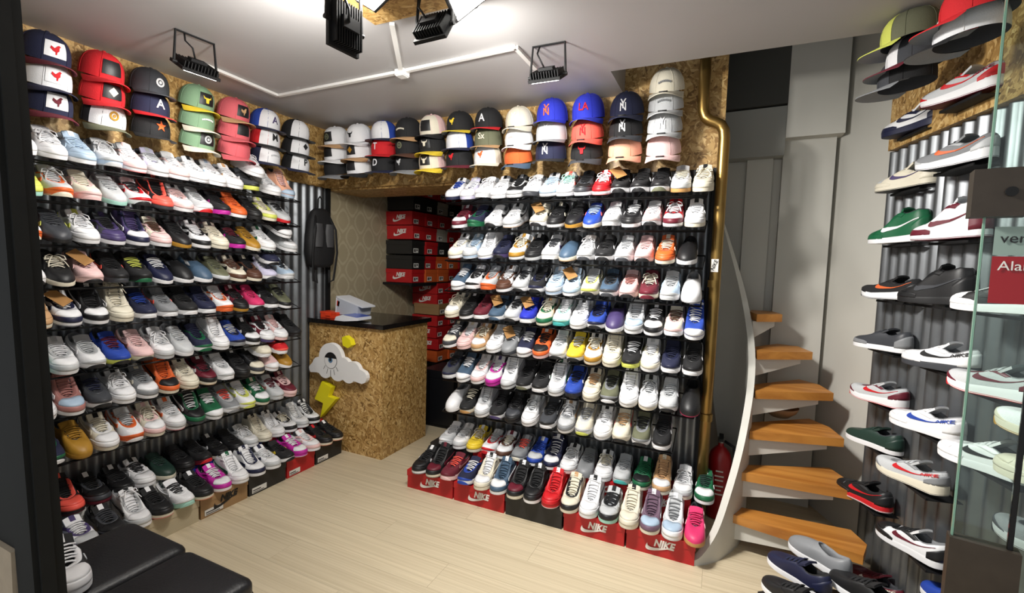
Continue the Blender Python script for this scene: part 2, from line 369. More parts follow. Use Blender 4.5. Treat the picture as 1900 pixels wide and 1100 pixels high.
# ottomans
LEA = pm('black_leatherette', (17, 18, 22), .42, var=.15, scale=140, bump=.12)
def ottoman(x0, x1, y0, y1, label):
    o = empty('ottoman', ((x0 + x1) / 2, (y0 + y1) / 2, 0)); tag(o, label, 'ottoman', 'black ottomans by the entrance'); hx, hy = (x1 - x0) / 2, (y1 - y0) / 2
    MB().box(-hx + .012, hx - .012, -hy + .012, hy - .012, .02, .385).build('body', LEA, o)
    rows = []
    for ins, z in ((.012, .386), (.002, .392), (0, .40), (0, .43), (.004, .441), (.014, .449), (.03, .4525)):
        a, b_ = hx - ins, hy - ins; c = .03; ring = []
        for sx, sy, a0 in ((1, 1, 0), (-1, 1, 90), (-1, -1, 180), (1, -1, 270)):
            for k in range(5):
                t = math.radians(a0 + 22.5 * k); ring.append((sx * (a - c) + c * math.cos(t), sy * (b_ - c) + c * math.sin(t), z))
        rows.append(ring)
    MB().grid(rows, True, True).build('cushion', LEA, o, 'auto')
    MB().tube([(p[0] * 1.002, p[1] * 1.002, .395) for p in rows[2]] + [(rows[2][0][0] * 1.002, rows[2][0][1] * 1.002, .395)], .003, 5).build('piping', LEA, o, True)
    for sx in (-1, 1):
        for sy in (-1, 1): MB().box(sx * (hx - .05) - .02, sx * (hx - .05) + .02, sy * (hy - .05) - .02, sy * (hy - .05) + .02, 0, .02).build('foot', BLACKM, o)
ottoman(-2.06, -1.70, .63, .99, 'black leatherette ottoman nearer the left wall shoes')
ottoman(-1.69, -1.33, .62, .98, 'black leatherette ottoman at the lower edge, nearer the open floor')
# dark bin behind the counter
o = empty('stool', (-2.27, 3.62, 0)); tag(o, 'black padded stool standing behind the counter in the storeroom', 'stool')
MB().box(-.16, .16, -.16, .16, .03, .45).build('body', LEA, o); MB().box(-.165, .165, -.165, .165, .452, .52).build('seat', LEA, o); MB().box(-.15, .15, -.15, .15, 0, .03).build('plinth', BLACKM, o)

# staircase
st = empty('winding_staircase', (.1, 2.9, 0)); tag(st, 'winding staircase with oak treads and a white curved stringer', 'staircase')
sf = lambda x, y, z: (x - .1, y - 2.9, z)
RISE = .207
STRW = pm('stringer_paint', (200, 198, 190), .55, var=.05, scale=6)
treads = [[(.13, 2.76), (.10, 2.66), (.66, 2.545), (.70, 2.66), (.66, 2.78)], [(.15, 2.84), (.14, 2.73), (.65, 2.76), (.65, 2.92), (.60, 3.04)],
          [(.195, 2.98), (.18, 2.81), (.635, 2.935), (.60, 3.12), (.52, 3.24)], [(.20, 3.06), (.20, 2.895), (.60, 3.08), (.56, 3.27), (.47, 3.36)],
          [(.19, 3.16), (.205, 2.985), (.50, 3.17), (.45, 3.36), (.34, 3.40)], [(.165, 3.26), (.195, 3.09), (.335, 3.19), (.30, 3.40), (.18, 3.41)]]
for i, poly in enumerate(treads):
    z = RISE * (i + 1); cx_ = sum(p[0] for p in poly) / 5; cy_ = sum(p[1] for p in poly) / 5
    MB().prism(poly, z - .045, z, sf).build('tread', TREADM, st)
    a, b_ = Vector(poly[1]), Vector(poly[2]); d = (b_ - a).normalized(); nn = Vector((-d.y, d.x)) * .03
    a2, b2 = a + nn + d * .0, a + (b_ - a) * .86 + nn; w2 = nn.normalized() * .03
    MB().add([sf(*p, zz) for p, zz in ((a2, z - .046), (b2, z - .046), (b2, z - .075), (a2, z - .15), (a2 + w2, z - .046), (b2 + w2, z - .046), (b2 + w2, z - .075), (a2 + w2, z - .15))],
             [(0, 1, 2, 3), (7, 6, 5, 4), (0, 4, 5, 1), (1, 5, 6, 2), (2, 6, 7, 3), (3, 7, 4, 0)]).build('tread_bracket', STRW, st)
path = [(-.075, 2.455, 0, .02), (-.03, 2.475, 0, .05), (.035, 2.54, 0, .16), (.085, 2.625, 0, .33), (.125, 2.71, 0, .50), (.155, 2.80, 0, .68), (.175, 2.90, .0, .86), (.175, 3.01, 0, 1.03), (.15, 3.12, .0, 1.21), (.10, 3.22, .05, 1.42), (.02, 3.29, .5, 1.68), (-.07, 3.32, .95, 1.95), (-.17, 3.31, 1.3, 2.2)]
rows = []
P = [Vector(p[:2]) for p in path]
for i, (x, y, z0, z1) in enumerate(path):
    t = (P[min(i + 1, len(P) - 1)] - P[max(i - 1, 0)]).normalized(); nn = Vector((t.y, -t.x)) * .018
    rows.append([sf(x + nn.x, y + nn.y, z0), sf(x + nn.x, y + nn.y, z1), sf(x - nn.x, y - nn.y, z1), sf(x - nn.x, y - nn.y, z0)])
def subdiv(rows, k=4):
    out = []
    n = len(rows)
    for i in range(n - 1):
        a, b_, c, d = rows[max(i - 1, 0)], rows[i], rows[i + 1], rows[min(i + 2, n - 1)]
        for s_ in range(k):
            t = s_ / k
            out.append([tuple(.5 * (2 * q[m] + (r_[m] - p[m]) * t + (2 * p[m] - 5 * q[m] + 4 * r_[m] - w[m]) * t * t + (3 * q[m] - p[m] - 3 * r_[m] + w[m]) * t ** 3) for m in range(3)) for p, q, r_, w in zip(a, b_, c, d)])
    out.append(rows[-1]); return out
MB().grid(subdiv(rows), True, True).build('stringer', STRW, st, 'auto')
# brass pipe
BR = pm('brass', (150, 120, 66), .32, .85, .15, 12)
o = empty('brass_pipe', (-.15, 2.79, 2.9)); tag(o, 'tall brass pipe with an offset bend beside the rack', 'pipe')
ctrl = [(-.155, 2.97), (-.153, 2.40), (-.150, 2.36), (-.138, 2.325), (-.115, 2.305), (-.085, 2.292), (-.058, 2.275), (-.042, 2.245), (-.038, 2.205), (-.038, 2.15), (-.042, 1.2), (-.046, .02)]
MB().tube([(x + .15, 0, z - 2.9) for x, z in ctrl], .030, 14).build('pipe_run', BR, o, True)
MB().tube([(.105, 0, -1.50), (.105, 0, -1.46)], .034, 14).build('joint_ring', BR, o, 'auto'); MB().tube([(.108, 0, -2.25), (.108, 0, -2.21)], .034, 14).build('joint_ring', BR, o, 'auto')
# fire extinguisher between the rack and the stringer
RED = pm('extinguisher_red', (150, 20, 24), .35)
o = empty('fire_extinguisher', (.045, 3.02, 0)); tag(o, 'red fire extinguisher standing behind the stair stringer', 'extinguisher')
MB().grid([[(r_ * math.cos(a * math.pi / 10), r_ * math.sin(a * math.pi / 10), z) for a in range(20)] for r_, z in ((.05, 0), (.065, .01), (.065, .36), (.055, .40), (.03, .43), (.016, .44), (.016, .46))], True, True).build('cylinder', RED, o, 'auto')
MB().tube([(0, 0, .46), (0, 0, .49)], .02, 10).build('valve', pm('brushed_steel', (150, 148, 140), .35, .8), o); MB().box(-.012, .012, -.08, .03, .49, .505).build('lever', BLACKM, o)
MB().tube([(.02, 0, .47), (.07, -.02, .45), (.082, -.02, .35), (.08, -.01, .15)], .009, 8).build('hose', BLACKM, o, True)
LBX = pm('label_white', (220, 214, 206), .6)
for z_, w_ in ((.30, .04), (.27, .05), (.245, .045), (.21, .05), (.185, .03), (.16, .048)): MB().box(-w_ / 2, w_ / 2, -.0662, -.06, z_, z_ + .008).build('label_print', LBX, o)
o = empty('bowl', (.36, 3.2, RISE * 3 + .001)); tag(o, 'shallow brown bowl sitting on the third stair tread', 'bowl')
MB().grid([[(r_ * math.cos(a * math.pi / 12), r_ * math.sin(a * math.pi / 12), z) for a in range(24)] for r_, z in ((.05, 0), (.085, .03), (.10, .06), (.098, .062), (.08, .034), (.045, .008))], True, True).build('bowl_body', pm('brown_ceramic', (150, 118, 84), .5), o, True)

# floodlights
def floodlight(loc, face, label, w=.20, h=.15, drop=None, lit=True, power=LAMP_W, spread=165):
    face = Vector(face).normalized(); loc = Vector(loc)
    xa = Vector((0, 0, 1)).cross(face)
    if xa.length < .05: xa = Vector((1, 0, 0))
    xa.normalize(); za = face.cross(xa)
    R = Matrix(((xa.x, face.x, 0), (xa.y, face.y, 0), (xa.z, face.z, 0)))
    zz = xa.cross(face); R[0][2], R[1][2], R[2][2] = zz
    o = empty('floodlight', loc, R); tag(o, label, 'floodlight', 'black floodlights hung from the ceiling')
    ho = MB().box(-w / 2, w / 2, -.004, .010, -h / 2, h / 2).build('housing', BLACKM, o)
    for k in range(11):
        x = -w / 2 + .012 + k * (w - .024) / 10
        MB().box(x - .0022, x + .0022, -.032, -.0045, -h / 2 + .012, h / 2 - .012).build('cooling_fin', BLACKM, ho)
    MB().box(-.035, .035, -.044, -.0325, -.02, .02).build('driver_box', BLACKM, o)
    MB().box(-w / 2 + .012, w / 2 - .012, .0101, .013, -h / 2 + .012, h / 2 - .012).build('lamp_glass', GLASSF if lit else pm('lamp_glass_off', (190, 190, 190), .2), o)
    Ri = R.transposed(); top = Ri @ Vector((0, 0, ZC - .002 - loc.z)); xl = Vector((1, 0, 0)) * (w / 2 + .01)
    up = [Vector((0, -.005, 0)) - xl, top * .999 - xl * .9, top * .999 + xl * .9, Vector((0, -.005, 0)) + xl]
    MB().tube(up, .0065, 6).build('bracket', BLACKM, o)
    for s_ in (-1, 1): MB().tube([Vector((s_ * (w / 2 - .001), -.005, 0)), Vector((s_ * (w / 2 + .018), -.005, 0))], .008, 8).build('pivot_knob', BLACKM, o)
    MB().tube([Vector((.01, -.04, 0)), Vector((.03, -.06, .01)) + top * .2, Vector((.05, -.03, 0)) + top * .55, top * .99 + xl * .5], .004, 6).build('cable', BLACKM, o, True)
    if lit:
        ld = bpy.data.lights.new('lamp_light', 'AREA'); ld.shape = 'RECTANGLE'; ld.size = w - .03; ld.size_y = h - .03; ld.energy = power; ld.color = (1, .97, .92); ld.spread = math.radians(spread)
        lo = bpy.data.objects.new('lamp_light', ld); COL.objects.link(lo); lo.parent = o
        lo.matrix_local = Matrix(((1, 0, 0, 0), (0, 0, -1, .02), (0, 1, 0, 0), (0, 0, 0, 1)))
    return o
floodlight((-1.25, 1.27, 2.30), (-1, .10, .0), 'black floodlight facing the left wall, beside the OSB ceiling board', .13, .165, power=LAMP_W * 1.05)
floodlight((-1.03, 1.50, 2.36), (.05, 1, -.62), 'black floodlight tilted towards the rack, near the ceiling middle', .145, .12, power=LAMP_W * 1.25)
floodlight((-2.33, 1.43, 2.37), (-.5, .05, -.9), 'flat black floodlight hanging close to the caps on the left wall', .165, .13, power=LAMP_W * .3)
floodlight((-.80, 2.09, 2.37), (.0, .52, -.9), 'flat black floodlight hanging in front of the caps on the back wall', .155, .12, power=LAMP_W * .45)
floodlight((-.88, 1.50, 2.47), (.6, .2, -.85), 'lit grey-edged floodlight at the top edge, right of the OSB board', .2, .2, power=LAMP_W * 2.2, spread=125)
floodlight((-1.24, 1.38, 2.48), (-.1, -.2, -1), 'lit floodlight on the OSB ceiling board at the top edge', .18, .14, power=LAMP_W)
o = MB().box(-1.43, -.88, .9, 1.635, ZC - .014, ZC - .001).build('osb_ceiling_board', OSB); tag(o, 'OSB board fixed flat under the ceiling at the top edge', 'board')
# cable trunking on the ceiling
TR = pm('trunking_white', (226, 225, 222), .5)
def trunk(pts, label):
    o = empty('cable_trunking', (*pts[0], ZC)); tag(o, label, 'trunking', 'white cable trunking on the ceiling')
    for a, b_ in zip(pts, pts[1:]):
        a, b_ = Vector(a), Vector(b_); d = (b_ - a).normalized(); nn = Vector((-d.y, d.x)) * .011; c0 = Vector(pts[0])
        MB().prism([tuple(p - c0) for p in (a + nn, a - nn, b_ - nn, b_ + nn)], -.016, -.001).build('trunking_length', TR, o)
trunk([(-2.60, 1.62), (-2.63, 2.12), (-1.64, 2.09), (-.95, 2.05), (-.95, 2.30)], 'long white cable trunking running across the ceiling to the far floodlight')
trunk([(-1.64, 2.08), (-1.36, 1.66)], 'short white cable trunking leading from the junction box to the OSB board')
o = empty('junction_box', (-1.64, 2.09, ZC)); tag(o, 'small white junction box where the ceiling trunking meets', 'junction box')
MB().box(-.028, .028, -.028, .028, -.032, -.001).build('box_body', TR, o); MB().box(-.024, .024, -.024, .024, -.037, -.0325).build('box_cover', TR, o)

# ------------------------------------------------------------------ wire shelves
def wire_shelf(a, b_, out, depth, rise, label, group):
    a, b_ = Vector(a), Vector(b_); d = (b_ - a); L = d.length; d.normalize(); back = Vector((-out[0], -out[1], 0)) * depth + Vector((0, 0, rise))
    o = empty('wire_shelf', a); tag(o, label, 'shelf', group); g = lambda s_, t: d * s_ + back * t - Vector((0, 0, .006))
    MB().tube([g(0, 0), g(L, 0)], .0045, 6).build('front_rail', BLACKW, o, True)
    MB().tube([g(0, .12) - Vector((0, 0, .014)), g(L, .12) - Vector((0, 0, .014))], .0035, 6).build('lower_rail', BLACKW, o, True)
    MB().tube([g(0, .97), g(L, .97)], .0045, 6).build('rear_rail', BLACKW, o, True)
    n = int(L / .16)
    wm = MB().tube([g(0, 0), g(0, .97)], .0028, 6).mesh('wire', True)
    for i in range(n + 1): put('wire', wm, BLACKW, o).location = d * (L * i / n)
    up = Vector((0, 0, 1)); bm = MB().tube([g(0, .12) - up * .016, g(0, .97) - up * .05], .0045, 6).mesh('bracket', True)
    for f in (.06, .5, .94): put('bracket', bm, BLACKW, o).location = d * L * f
ORD = ['top', 'second', 'third', 'fourth', 'fifth', 'sixth', 'seventh', 'eighth']
LZ = [1.89, 1.718, 1.522, 1.326, 1.138, .917, .720, .505]
RZ = [1.885, 1.705, 1.51, 1.31, 1.122, .922, .708, .494]
LXF, RYF, DEP, TILT = -2.75, 2.615, .235, math.radians(17)
RISEB = DEP * math.tan(TILT)
for i, z in enumerate(LZ):
    wire_shelf((LXF, .80, z), (LXF, 2.39, z), (1, 0), DEP, RISEB, f'black wire shelf on the left wall, {ORD[i]} from above', 'wire shelves on the left wall')
for i, z in enumerate(RZ):
    wire_shelf((-1.68, RYF, z), (-.10 if i < 7 else -.2, RYF, z), (0, -1), DEP, RISEB, f'black wire shelf of the back rack, {ORD[i]} from above', 'wire shelves of the back rack')

# ------------------------------------------------------------------ shoe boxes
BXC = dict(R=('red', (176, 24, 28)), K=('black', (30, 29, 28)), S=('brown', (150, 118, 80)), B=('blue', (34, 52, 150)), G=('grey', (170, 164, 150)), A=('orange', (206, 92, 40)), W=('white', (214, 212, 206)), T=('beige', (178, 166, 138)))
LBL = pm('label_paper', (216, 214, 208), .7)
BW, BD = .34, .205
bx_base, bx_lid = {}, {}
ENDP = MB().box(0, .0016, -.03, -.012, -.014, .014).box(0, .0016, -.006, .0, -.014, .014).box(0, .0016, .006, .026, -.002, .012).mesh('label_print')
def shoe_box(loc, yaw, col, label, group, w=BW, d=BD, h=.12, logo='W', sticker=False, end=False, endlogo=False):
    """box whose long face looks along local -y; origin at the bottom centre"""
    o = empty('shoe_box', loc, Matrix.Rotation(yaw, 3, 'Z')); tag(o, label, 'box', group)
    m = pm(f'card {BXC[col][0]}', BXC[col][1], .5, var=.05, scale=20); k = (w, d, h)
    if k not in bx_base:
        bx_base[k] = MB().box(-w / 2 + .003, w / 2 - .003, -d / 2 + .003, d / 2 - .003, 0, h - .04).mesh('box_body')
        bx_lid[k] = MB().box(-w / 2, w / 2, -d / 2, d / 2, h - .0395, h - .001).mesh('box_lid')
    bb = put('box_body', bx_base[k], m, o); put('box_lid', bx_lid[k], m, o)
    if logo:
        lm = pm('print_white', (226, 222, 216), .55) if logo == 'W' else INK
        t = put('logo_lettering', text_mesh('NIKE', .052, .0006, .25, .0022), lm, bb); t.rotation_euler = (math.pi / 2, 0, 0); t.location = (.02, -d / 2 - .0006, h * .58); t.scale = (.88, 1, 1)
        t = put('tick_logo', tick_mesh(.155), lm, bb); t.rotation_euler = (math.pi / 2, 0, 0); t.location = (.0, -d / 2 + .0012, h * .36)
        t.location.y = -d / 2 - .0001
    if sticker:
        t = MB().box(-w * .42, -w * .05, -d / 2 - .001, -d / 2 + .001, .012, .045).build('size_label', LBL, o)
        MB().box(-w * .40, -w * .20, -d / 2 - .0016, -d / 2, .026, .032).box(-w * .40, -w * .12, -d / 2 - .0016, -d / 2, .016, .020).build('label_print', INK, t)
    if end:
        t = MB().box(w / 2 - .001, w / 2 + .001, -d * .38, -d * .02, .012, .055).build('size_label', LBL, o)
        put('label_print', ENDP, INK, t).location = (w / 2, -d * .2, .034)
    return o
FG = 'shoe boxes under the back rack'; xs = [-1.831, -1.472, -1.112, -.748, -.397, -.045]
for i, c in enumerate('RRKRR'):
    shoe_box(((xs[i] + xs[i + 1]) / 2, 2.435 + BD / 2, 0), 0, c, ['red shoe box with white tick at the far left under the rack', 'red shoe box just left of the black box under the rack', 'plain black shoe box in the middle of the front row under the rack', 'red shoe box just right of the black box under the rack', 'red shoe box beside the foot of the stair stringer'][i], FG, w=xs[i + 1] - xs[i] - .006, logo='W' if c == 'R' else '')
for lev in (0, 1):
    for i, c in enumerate(('RRRRR', 'KRRRR')[lev]):
        shoe_box((-1.622 + i * .3405, 2.645 + BD / 2 - .002, lev * .121), 0, c, f'{BXC[c][0]} shoe box in the rear row under the rack, {["lower", "upper"][lev]} layer, {["first", "second", "third", "fourth", "fifth"][i]} from left', FG, w=.335, h=.12)
LG = 'shoe boxes along the left wall'
ys = [1.05, 1.27, 1.575, 1.868, 2.144, 2.385, 2.645]
info = [('S', '', False), ('T', '', False), ('S', 'K', True), ('K', '', True), ('R', '', True), ('K', '', True)]
nm = ['brown shoe box on the floor behind the far ottoman', 'plain beige shoe box on the floor next to the brown box', 'brown shoe box with black tick on the floor by the left wall', 'black shoe box with white label beside the brown box on the floor', 'red shoe box between two black boxes on the floor', 'black shoe box touching the counter base']
for i, (c, lg, stk) in enumerate(info):
    shoe_box((-2.6 - .1, (ys[i] + ys[i + 1]) / 2, 0), math.pi / 2, c, nm[i], LG, w=ys[i + 1] - ys[i] - .006, d=.2, logo=lg, sticker=stk, h=.125)
for lev in (0, 1):
    for i, c in enumerate(('KSBBKRR', 'SWWBBRR')[lev]):
        if i * .262 + .83 > 2.64: continue
        shoe_box((-2.805 - .1 + .008, .95 + i * .262, lev * .116), math.pi / 2, c, f'{BXC[c][0]} shoe box, left wall rear row, {["lower", "upper"][lev]} layer, {["first", "second", "third", "fourth", "fifth", "sixth", "seventh"][i]} from the entrance', LG, w=.256, d=.176, h=.115, logo='W' if c == 'B' else '')
# storeroom stock
SG = 'shoe boxes stacked in the storeroom'
rowsU = [(1.284, 'RAARR'), (1.415, 'KRAAR'), (1.557, 'KRKRR'), (1.697, 'RRGRR'), (1.832, 'RRRRR'), (1.971, 'KKGKK'), (2.115, 'RRRRR')]
for j, (z, cs) in enumerate(rowsU):
    for i, c in enumerate(cs):
        shoe_box((-2.835 + .012 * math.sin(j * 3 + i), 3.6 + BD / 2 + i * .212, z), 0, c, f'{BXC[c][0]} shoe box on the upper storeroom shelf, row {["one","two","three","four","five","six","seven"][j]} up, {["nearest", "second", "third", "fourth", "farthest"][i]} one', SG, h=.128, w=.31, logo=('W' if c == 'R' and i == 0 else ''), end=True)
rowsL = [(.455, 'AAR'), (.585, 'RRR'), (.705, 'RRK'), (.825, 'RRR'), (.945, 'SGR'), (1.045, 'RRR'), (1.16, 'RRI'.replace('I', 'K'))]
for j, (z, cs) in enumerate(rowsL):
    for i, c in enumerate(cs):
        shoe_box((-2.79 + .015 * math.sin(j * 2 + i), 3.98 + BD / 2 + i * .212, z), 0, c, f'{BXC[c][0]} shoe box in the lower storeroom pile, layer {["one","two","three","four","five","six","seven"][j]}, {["nearest", "middle", "farthest"][i]} one', SG, h=.112, w=.31, logo=('W' if c == 'R' and i == 0 else ''), end=True)
for z, y0, y1, lb_ in ((1.262, 3.56, 4.72, 'upper dark storeroom shelf carrying stacked shoe boxes'), (.433, 3.96, 4.66, 'lower dark storeroom shelf carrying red shoe boxes')):
    o = empty('storage_shelf', (-2.83, (y0 + y1) / 2, z)); tag(o, lb_, 'shelf'); h_ = (y1 - y0) / 2
    MB().box(-.163, .18, -h_, h_, 0, .018).build('shelf_board', BLACKM, o); MB().box(.15, .178, -h_, h_, -.012, -.0005).build('edge_rail', BLACKM, o)
for i in range(3):
    shoe_box((-2.79, 4.09 + i * .215, 0), 0, 'RKR'[i], f'shoe box on the storeroom floor, {["nearest", "middle", "farthest"][i]} of three', SG, w=.31, end=True)
    shoe_box((-2.79, 4.09 + i * .215, .13), 0, 'RRK'[i], f'shoe box second up from the storeroom floor, {["nearest", "middle", "farthest"][i]} of three', SG, w=.31, end=True)

# ------------------------------------------------------------------ shoes
def interp(x, pts):
    if x <= pts[0][0]: return pts[0][1]
    for (x0, y0), (x1, y1) in zip(pts, pts[1:]):
        if x <= x1:
            t = (x - x0) / (x1 - x0); return y0 + (y1 - y0) * t
    return pts[-1][1]
SL = .285
WID = [(0, 0), (.008, .010), (.03, .020), (.06, .027), (.12, .0325), (.25, .0335), (.4, .0325), (.55, .0375), (.68, .0425), (.8, .0415), (.88, .0365), (.94, .028), (.975, .019), (.993, .0095), (1, 0)]
HALF = [0, .008, .03, .06, .11, .17, .24, .32, .40, .48, .56, .63, .70, .76, .82, .87, .91, .945, .97, .99, 1]
NS = len(HALF)
IDX = [(s_, 1) for s_ in HALF] + [(s_, -1) for s_ in HALF[-2:0:-1]]
NO = len(IDX)
class Shoe:
    def __init__(s, kind):
        s.kind = kind
        P = dict(wid=1.21, sole=[(0, .034), (.3, .030), (.6, .026), (1, .026)], spring=.007, thr=.665, ow=[(.03, 0), (.045, .014), (.08, .024), (.15, .029), (.26, .031), (.36, .028), (.45, .026), (.58, .023), (.64, .016), (.665, 0)],
                 oz=[(.03, .096), (.10, .088), (.20, .074), (.27, .072), (.35, .082), (.42, .090), (.54, .074), (.665, .058)], toe=.034, tongue=.116, nl=6, flare=1.0)
        if kind in 'hk': P.update(oz=[(.03, .140), (.10, .142), (.20, .132), (.27, .128), (.33, .136), (.38, .138), (.46, .104), (.56, .076), (.665, .058)], tongue=.158, nl=8, ow=[(.03, 0), (.045, .014), (.08, .026), (.15, .032), (.26, .033), (.34, .029), (.40, .027), (.58, .023), (.64, .016), (.665, 0)])
        if kind in 'vk': P.update(sole=[(0, .030), (1, .028)], spring=.003, toe=.030, nl=7, wid=1.18)
        if kind == 'k': P.update(nl=9)
        if kind == 'r': P.update(sole=[(0, .046), (.12, .044), (.35, .036), (.7, .030), (1, .034)], spring=.020, toe=.028, wid=1.19, tongue=.112, nl=6)
        if kind in 's': P.update(thr=.50, ow=[(.03, 0), (.045, .014), (.08, .023), (.15, .027), (.26, .028), (.36, .026), (.44, .019), (.49, .009), (.50, 0)], oz=[(.03, .092), (.12, .082), (.25, .072), (.4, .082), (.50, .092)], toe=.03, nl=0)
        if kind == 'm': P.update(sole=[(0, .026), (1, .024)], spring=.004, toe=.028, wid=1.18, tongue=.106)
        s.__dict__.update(P); s.meshes = {}
    def w(s, x): return interp(x, WID) * s.wid
    def top(s, x): return interp(x, s.sole) + s.bot(x) * .75
    def bot(s, x): return s.spring * max(0, (x - .66) / .34) ** 1.7 + .3 * s.spring * max(0, (.1 - x) / .1)
    def B(s, i):
        x, sg = IDX[i % NO]; return Vector((sg * s.w(x) * .97, x * SL, s.top(x) - .004))
    def T(s, i):
        x, sg = IDX[i % NO]; q = .03 + x * (s.thr - .03); return Vector((sg * interp(q, s.ow), q * SL, interp(q, s.oz)))
    def C(s, i):
        x, sg = IDX[i % NO]; b_, t = s.B(i), s.T(i)
        k = .86 if x < .6 else .86 - (x - .6) / .4 * .05
        z = b_.z + (t.z - b_.z) * k
        if x > .62:
            f = min(1, (x - .62) / .3); z = z * (1 - f) + (b_.z + s.toe + .012) * f
        return Vector((b_.x * (1.04 if x < .7 else 1.0), b_.y + (-.004 if x < .02 else 0) + .004 * max(0, x - .9) * 10, z))
    def P(s, fi, t):
        i = int(math.floor(fi)); f = fi - i
        def q(j): return s.B(j) * (1 - t) ** 2 + s.C(j) * 2 * t * (1 - t) + s.T(j) * t * t
        return q(i) if f < 1e-6 else q(i) * (1 - f) + q(i + 1) * f
    def N(s, fi, t):
        e = .3; a = s.P(fi + e, t) - s.P(fi - e, t); b_ = s.P(fi, min(1, t + .04)) - s.P(fi, max(0, t - .04))
        n = a.cross(b_); 
        if n.length < 1e-9: return Vector((0, 0, 1))
        n.normalize(); return n
    def patch(s, i0, i1, lo, hi, off=.0016, nu=None, nv=4):
        nu = nu or max(2, int(i1 - i0)); rows = []
        for a in range(nu + 1):
            fi = i0 + (i1 - i0) * a / nu; f = a / nu; t0, t1 = lo(f), hi(f)
            r_ = [s.P(fi, t0) - s.N(fi, t0) * .001]
            for b_ in range(nv + 1):
                t = t0 + (t1 - t0) * b_ / nv; r_.append(s.P(fi, t) + s.N(fi, t) * off)
            r_.append(s.P(fi, t1) - s.N(fi, t1) * .001); rows.append(r_)
        return MB().grid(rows)
    def build(s):
        K = s.kind; m = s.meshes; sh = lambda k, ins, zf: [Vector((sg * s.w(x) * ins, SL / 2 + (x - .5) * SL * (1 - (1 - ins) * .35), zf(x))) for x, sg in IDX]
        split = .007 if K not in 'm' else .006
        m['outsole'] = MB().grid([sh(0, .90, lambda x: s.bot(x)), sh(0, .985, lambda x: s.bot(x) + .0015), sh(0, 1.0, lambda x: s.bot(x) + split * (2.6 if K == 'r' and x > .93 else 1))], True, True).mesh('outsole', 'auto')
        g = .002 if K == 'r' else 0
        m['midsole'] = MB().grid([sh(0, .992, lambda x: s.bot(x) + split + .0002 - .004), sh(0, .997 + g, lambda x: s.bot(x) + split + .0004), sh(0, 1.0 + g * 2, lambda x: (s.bot(x) + split + s.top(x)) / 2), sh(0, .998, lambda x: s.top(x) - .003), sh(0, .975, lambda x: s.top(x)), sh(0, .90, lambda x: s.top(x) - .001)], True, True).mesh('midsole', 'auto')
        rows = [[s.P(i, t) for i in range(NO)] for t in (0, .1, .22, .36, .5, .64, .78, .9, 1)]
        m['upper'] = MB().grid(rows, True).mesh('upper', True)
        inner = [[s.T(i) for i in range(NO)]]
        for dz, k in ((.004, .93), (-.010, .84), (-.03, .86)):
            inner.append([Vector((s.T(i).x * k, s.T(i).y * .985 + .004, max(s.top(.3) + .004, s.T(i).z + dz)) ) for i in range(NO)])
        inner.append([Vector((s.B(i).x * .8, s.T(i).y * .98 + .004, s.top(.3) + .002)) for i in range(NO)])
        m['lining'] = MB().grid(inner, True).add(inner[-1], [tuple(range(NO))]).mesh('lining', True)
        top = NS - 1
        ii = lambda x: interp(x, [(h_, j) for j, h_ in enumerate(HALF)])
        c = lambda v: (lambda f: v)
        if K in 'chm':
            m['toe_guard'] = s.patch(ii(.62), 2 * top - ii(.62), lambda f: .0, lambda f: .10 + .22 * math.sin(math.pi * f) ** .5).mesh('toe_guard', True)
            if K != 'm':
                m['toe_box'] = s.patch(ii(.80), 2 * top - ii(.80), lambda f: .33 - .06 * abs(2 * f - 1), lambda f: .42 + .50 * math.sin(math.pi * f) ** .6, .0013).mesh('toe_box', True)
                a = ii(.40); mb = s.patch(a, 2 * top - a, lambda f: .70 + .23 * math.sin(math.pi * f) ** 4, c(1.0), .0019); m['eyestay'] = mb.mesh('eyestay', True)
            a = ii(.16); m['heel_counter'] = s.patch(-a, a, c(0), lambda f: .30 + .32 * math.sin(math.pi * f), .0016, 10).mesh('heel_counter', True)
        if K in 'vk':
            m['toe_cap'] = s.patch(ii(.80), 2 * top - ii(.80), c(0), lambda f: .08 + .46 * math.sin(math.pi * f) ** .8, .0022).mesh('toe_cap', True)
            a = ii(.12); m['heel_counter'] = s.patch(-a, a, c(0), c(.95), .0012, 10).mesh('heel_counter', True)
        if K == 'r':
            m['toe_guard'] = s.patch(ii(.80), 2 * top - ii(.80), c(0), lambda f: .04 + .20 * math.sin(math.pi * f), .0018).mesh('toe_guard', True)
            a = ii(.42); m['eyestay'] = s.patch(a, 2 * top - a, c(.80), c(1.0), .0016).mesh('eyestay', True)
            a = ii(.2); m['heel_counter'] = s.patch(-a, a, c(0), lambda f: .2 + .4 * math.sin(math.pi * f), .0016, 10).mesh('heel_counter', True)
            rw_ = []
            for fr in (0, .35, .7, .78):
                r_ = []
                for j in range(-4, 5):
                    x, sg = IDX[top + j]; hh = 1 - (abs(j) / 4.2) ** 2; z = s.bot(x) + (s.top(x) - s.bot(x)) * fr * hh; k_ = 1.012 if fr < .75 else .99
                    r_.append(Vector((sg * s.w(x) * (1.02 if fr < .75 else .98), SL / 2 + (x - .5) * SL * k_, z)))
                rw_.append(r_)
            m['toe_wrap'] = MB().grid(rw_).mesh('toe_wrap', True)
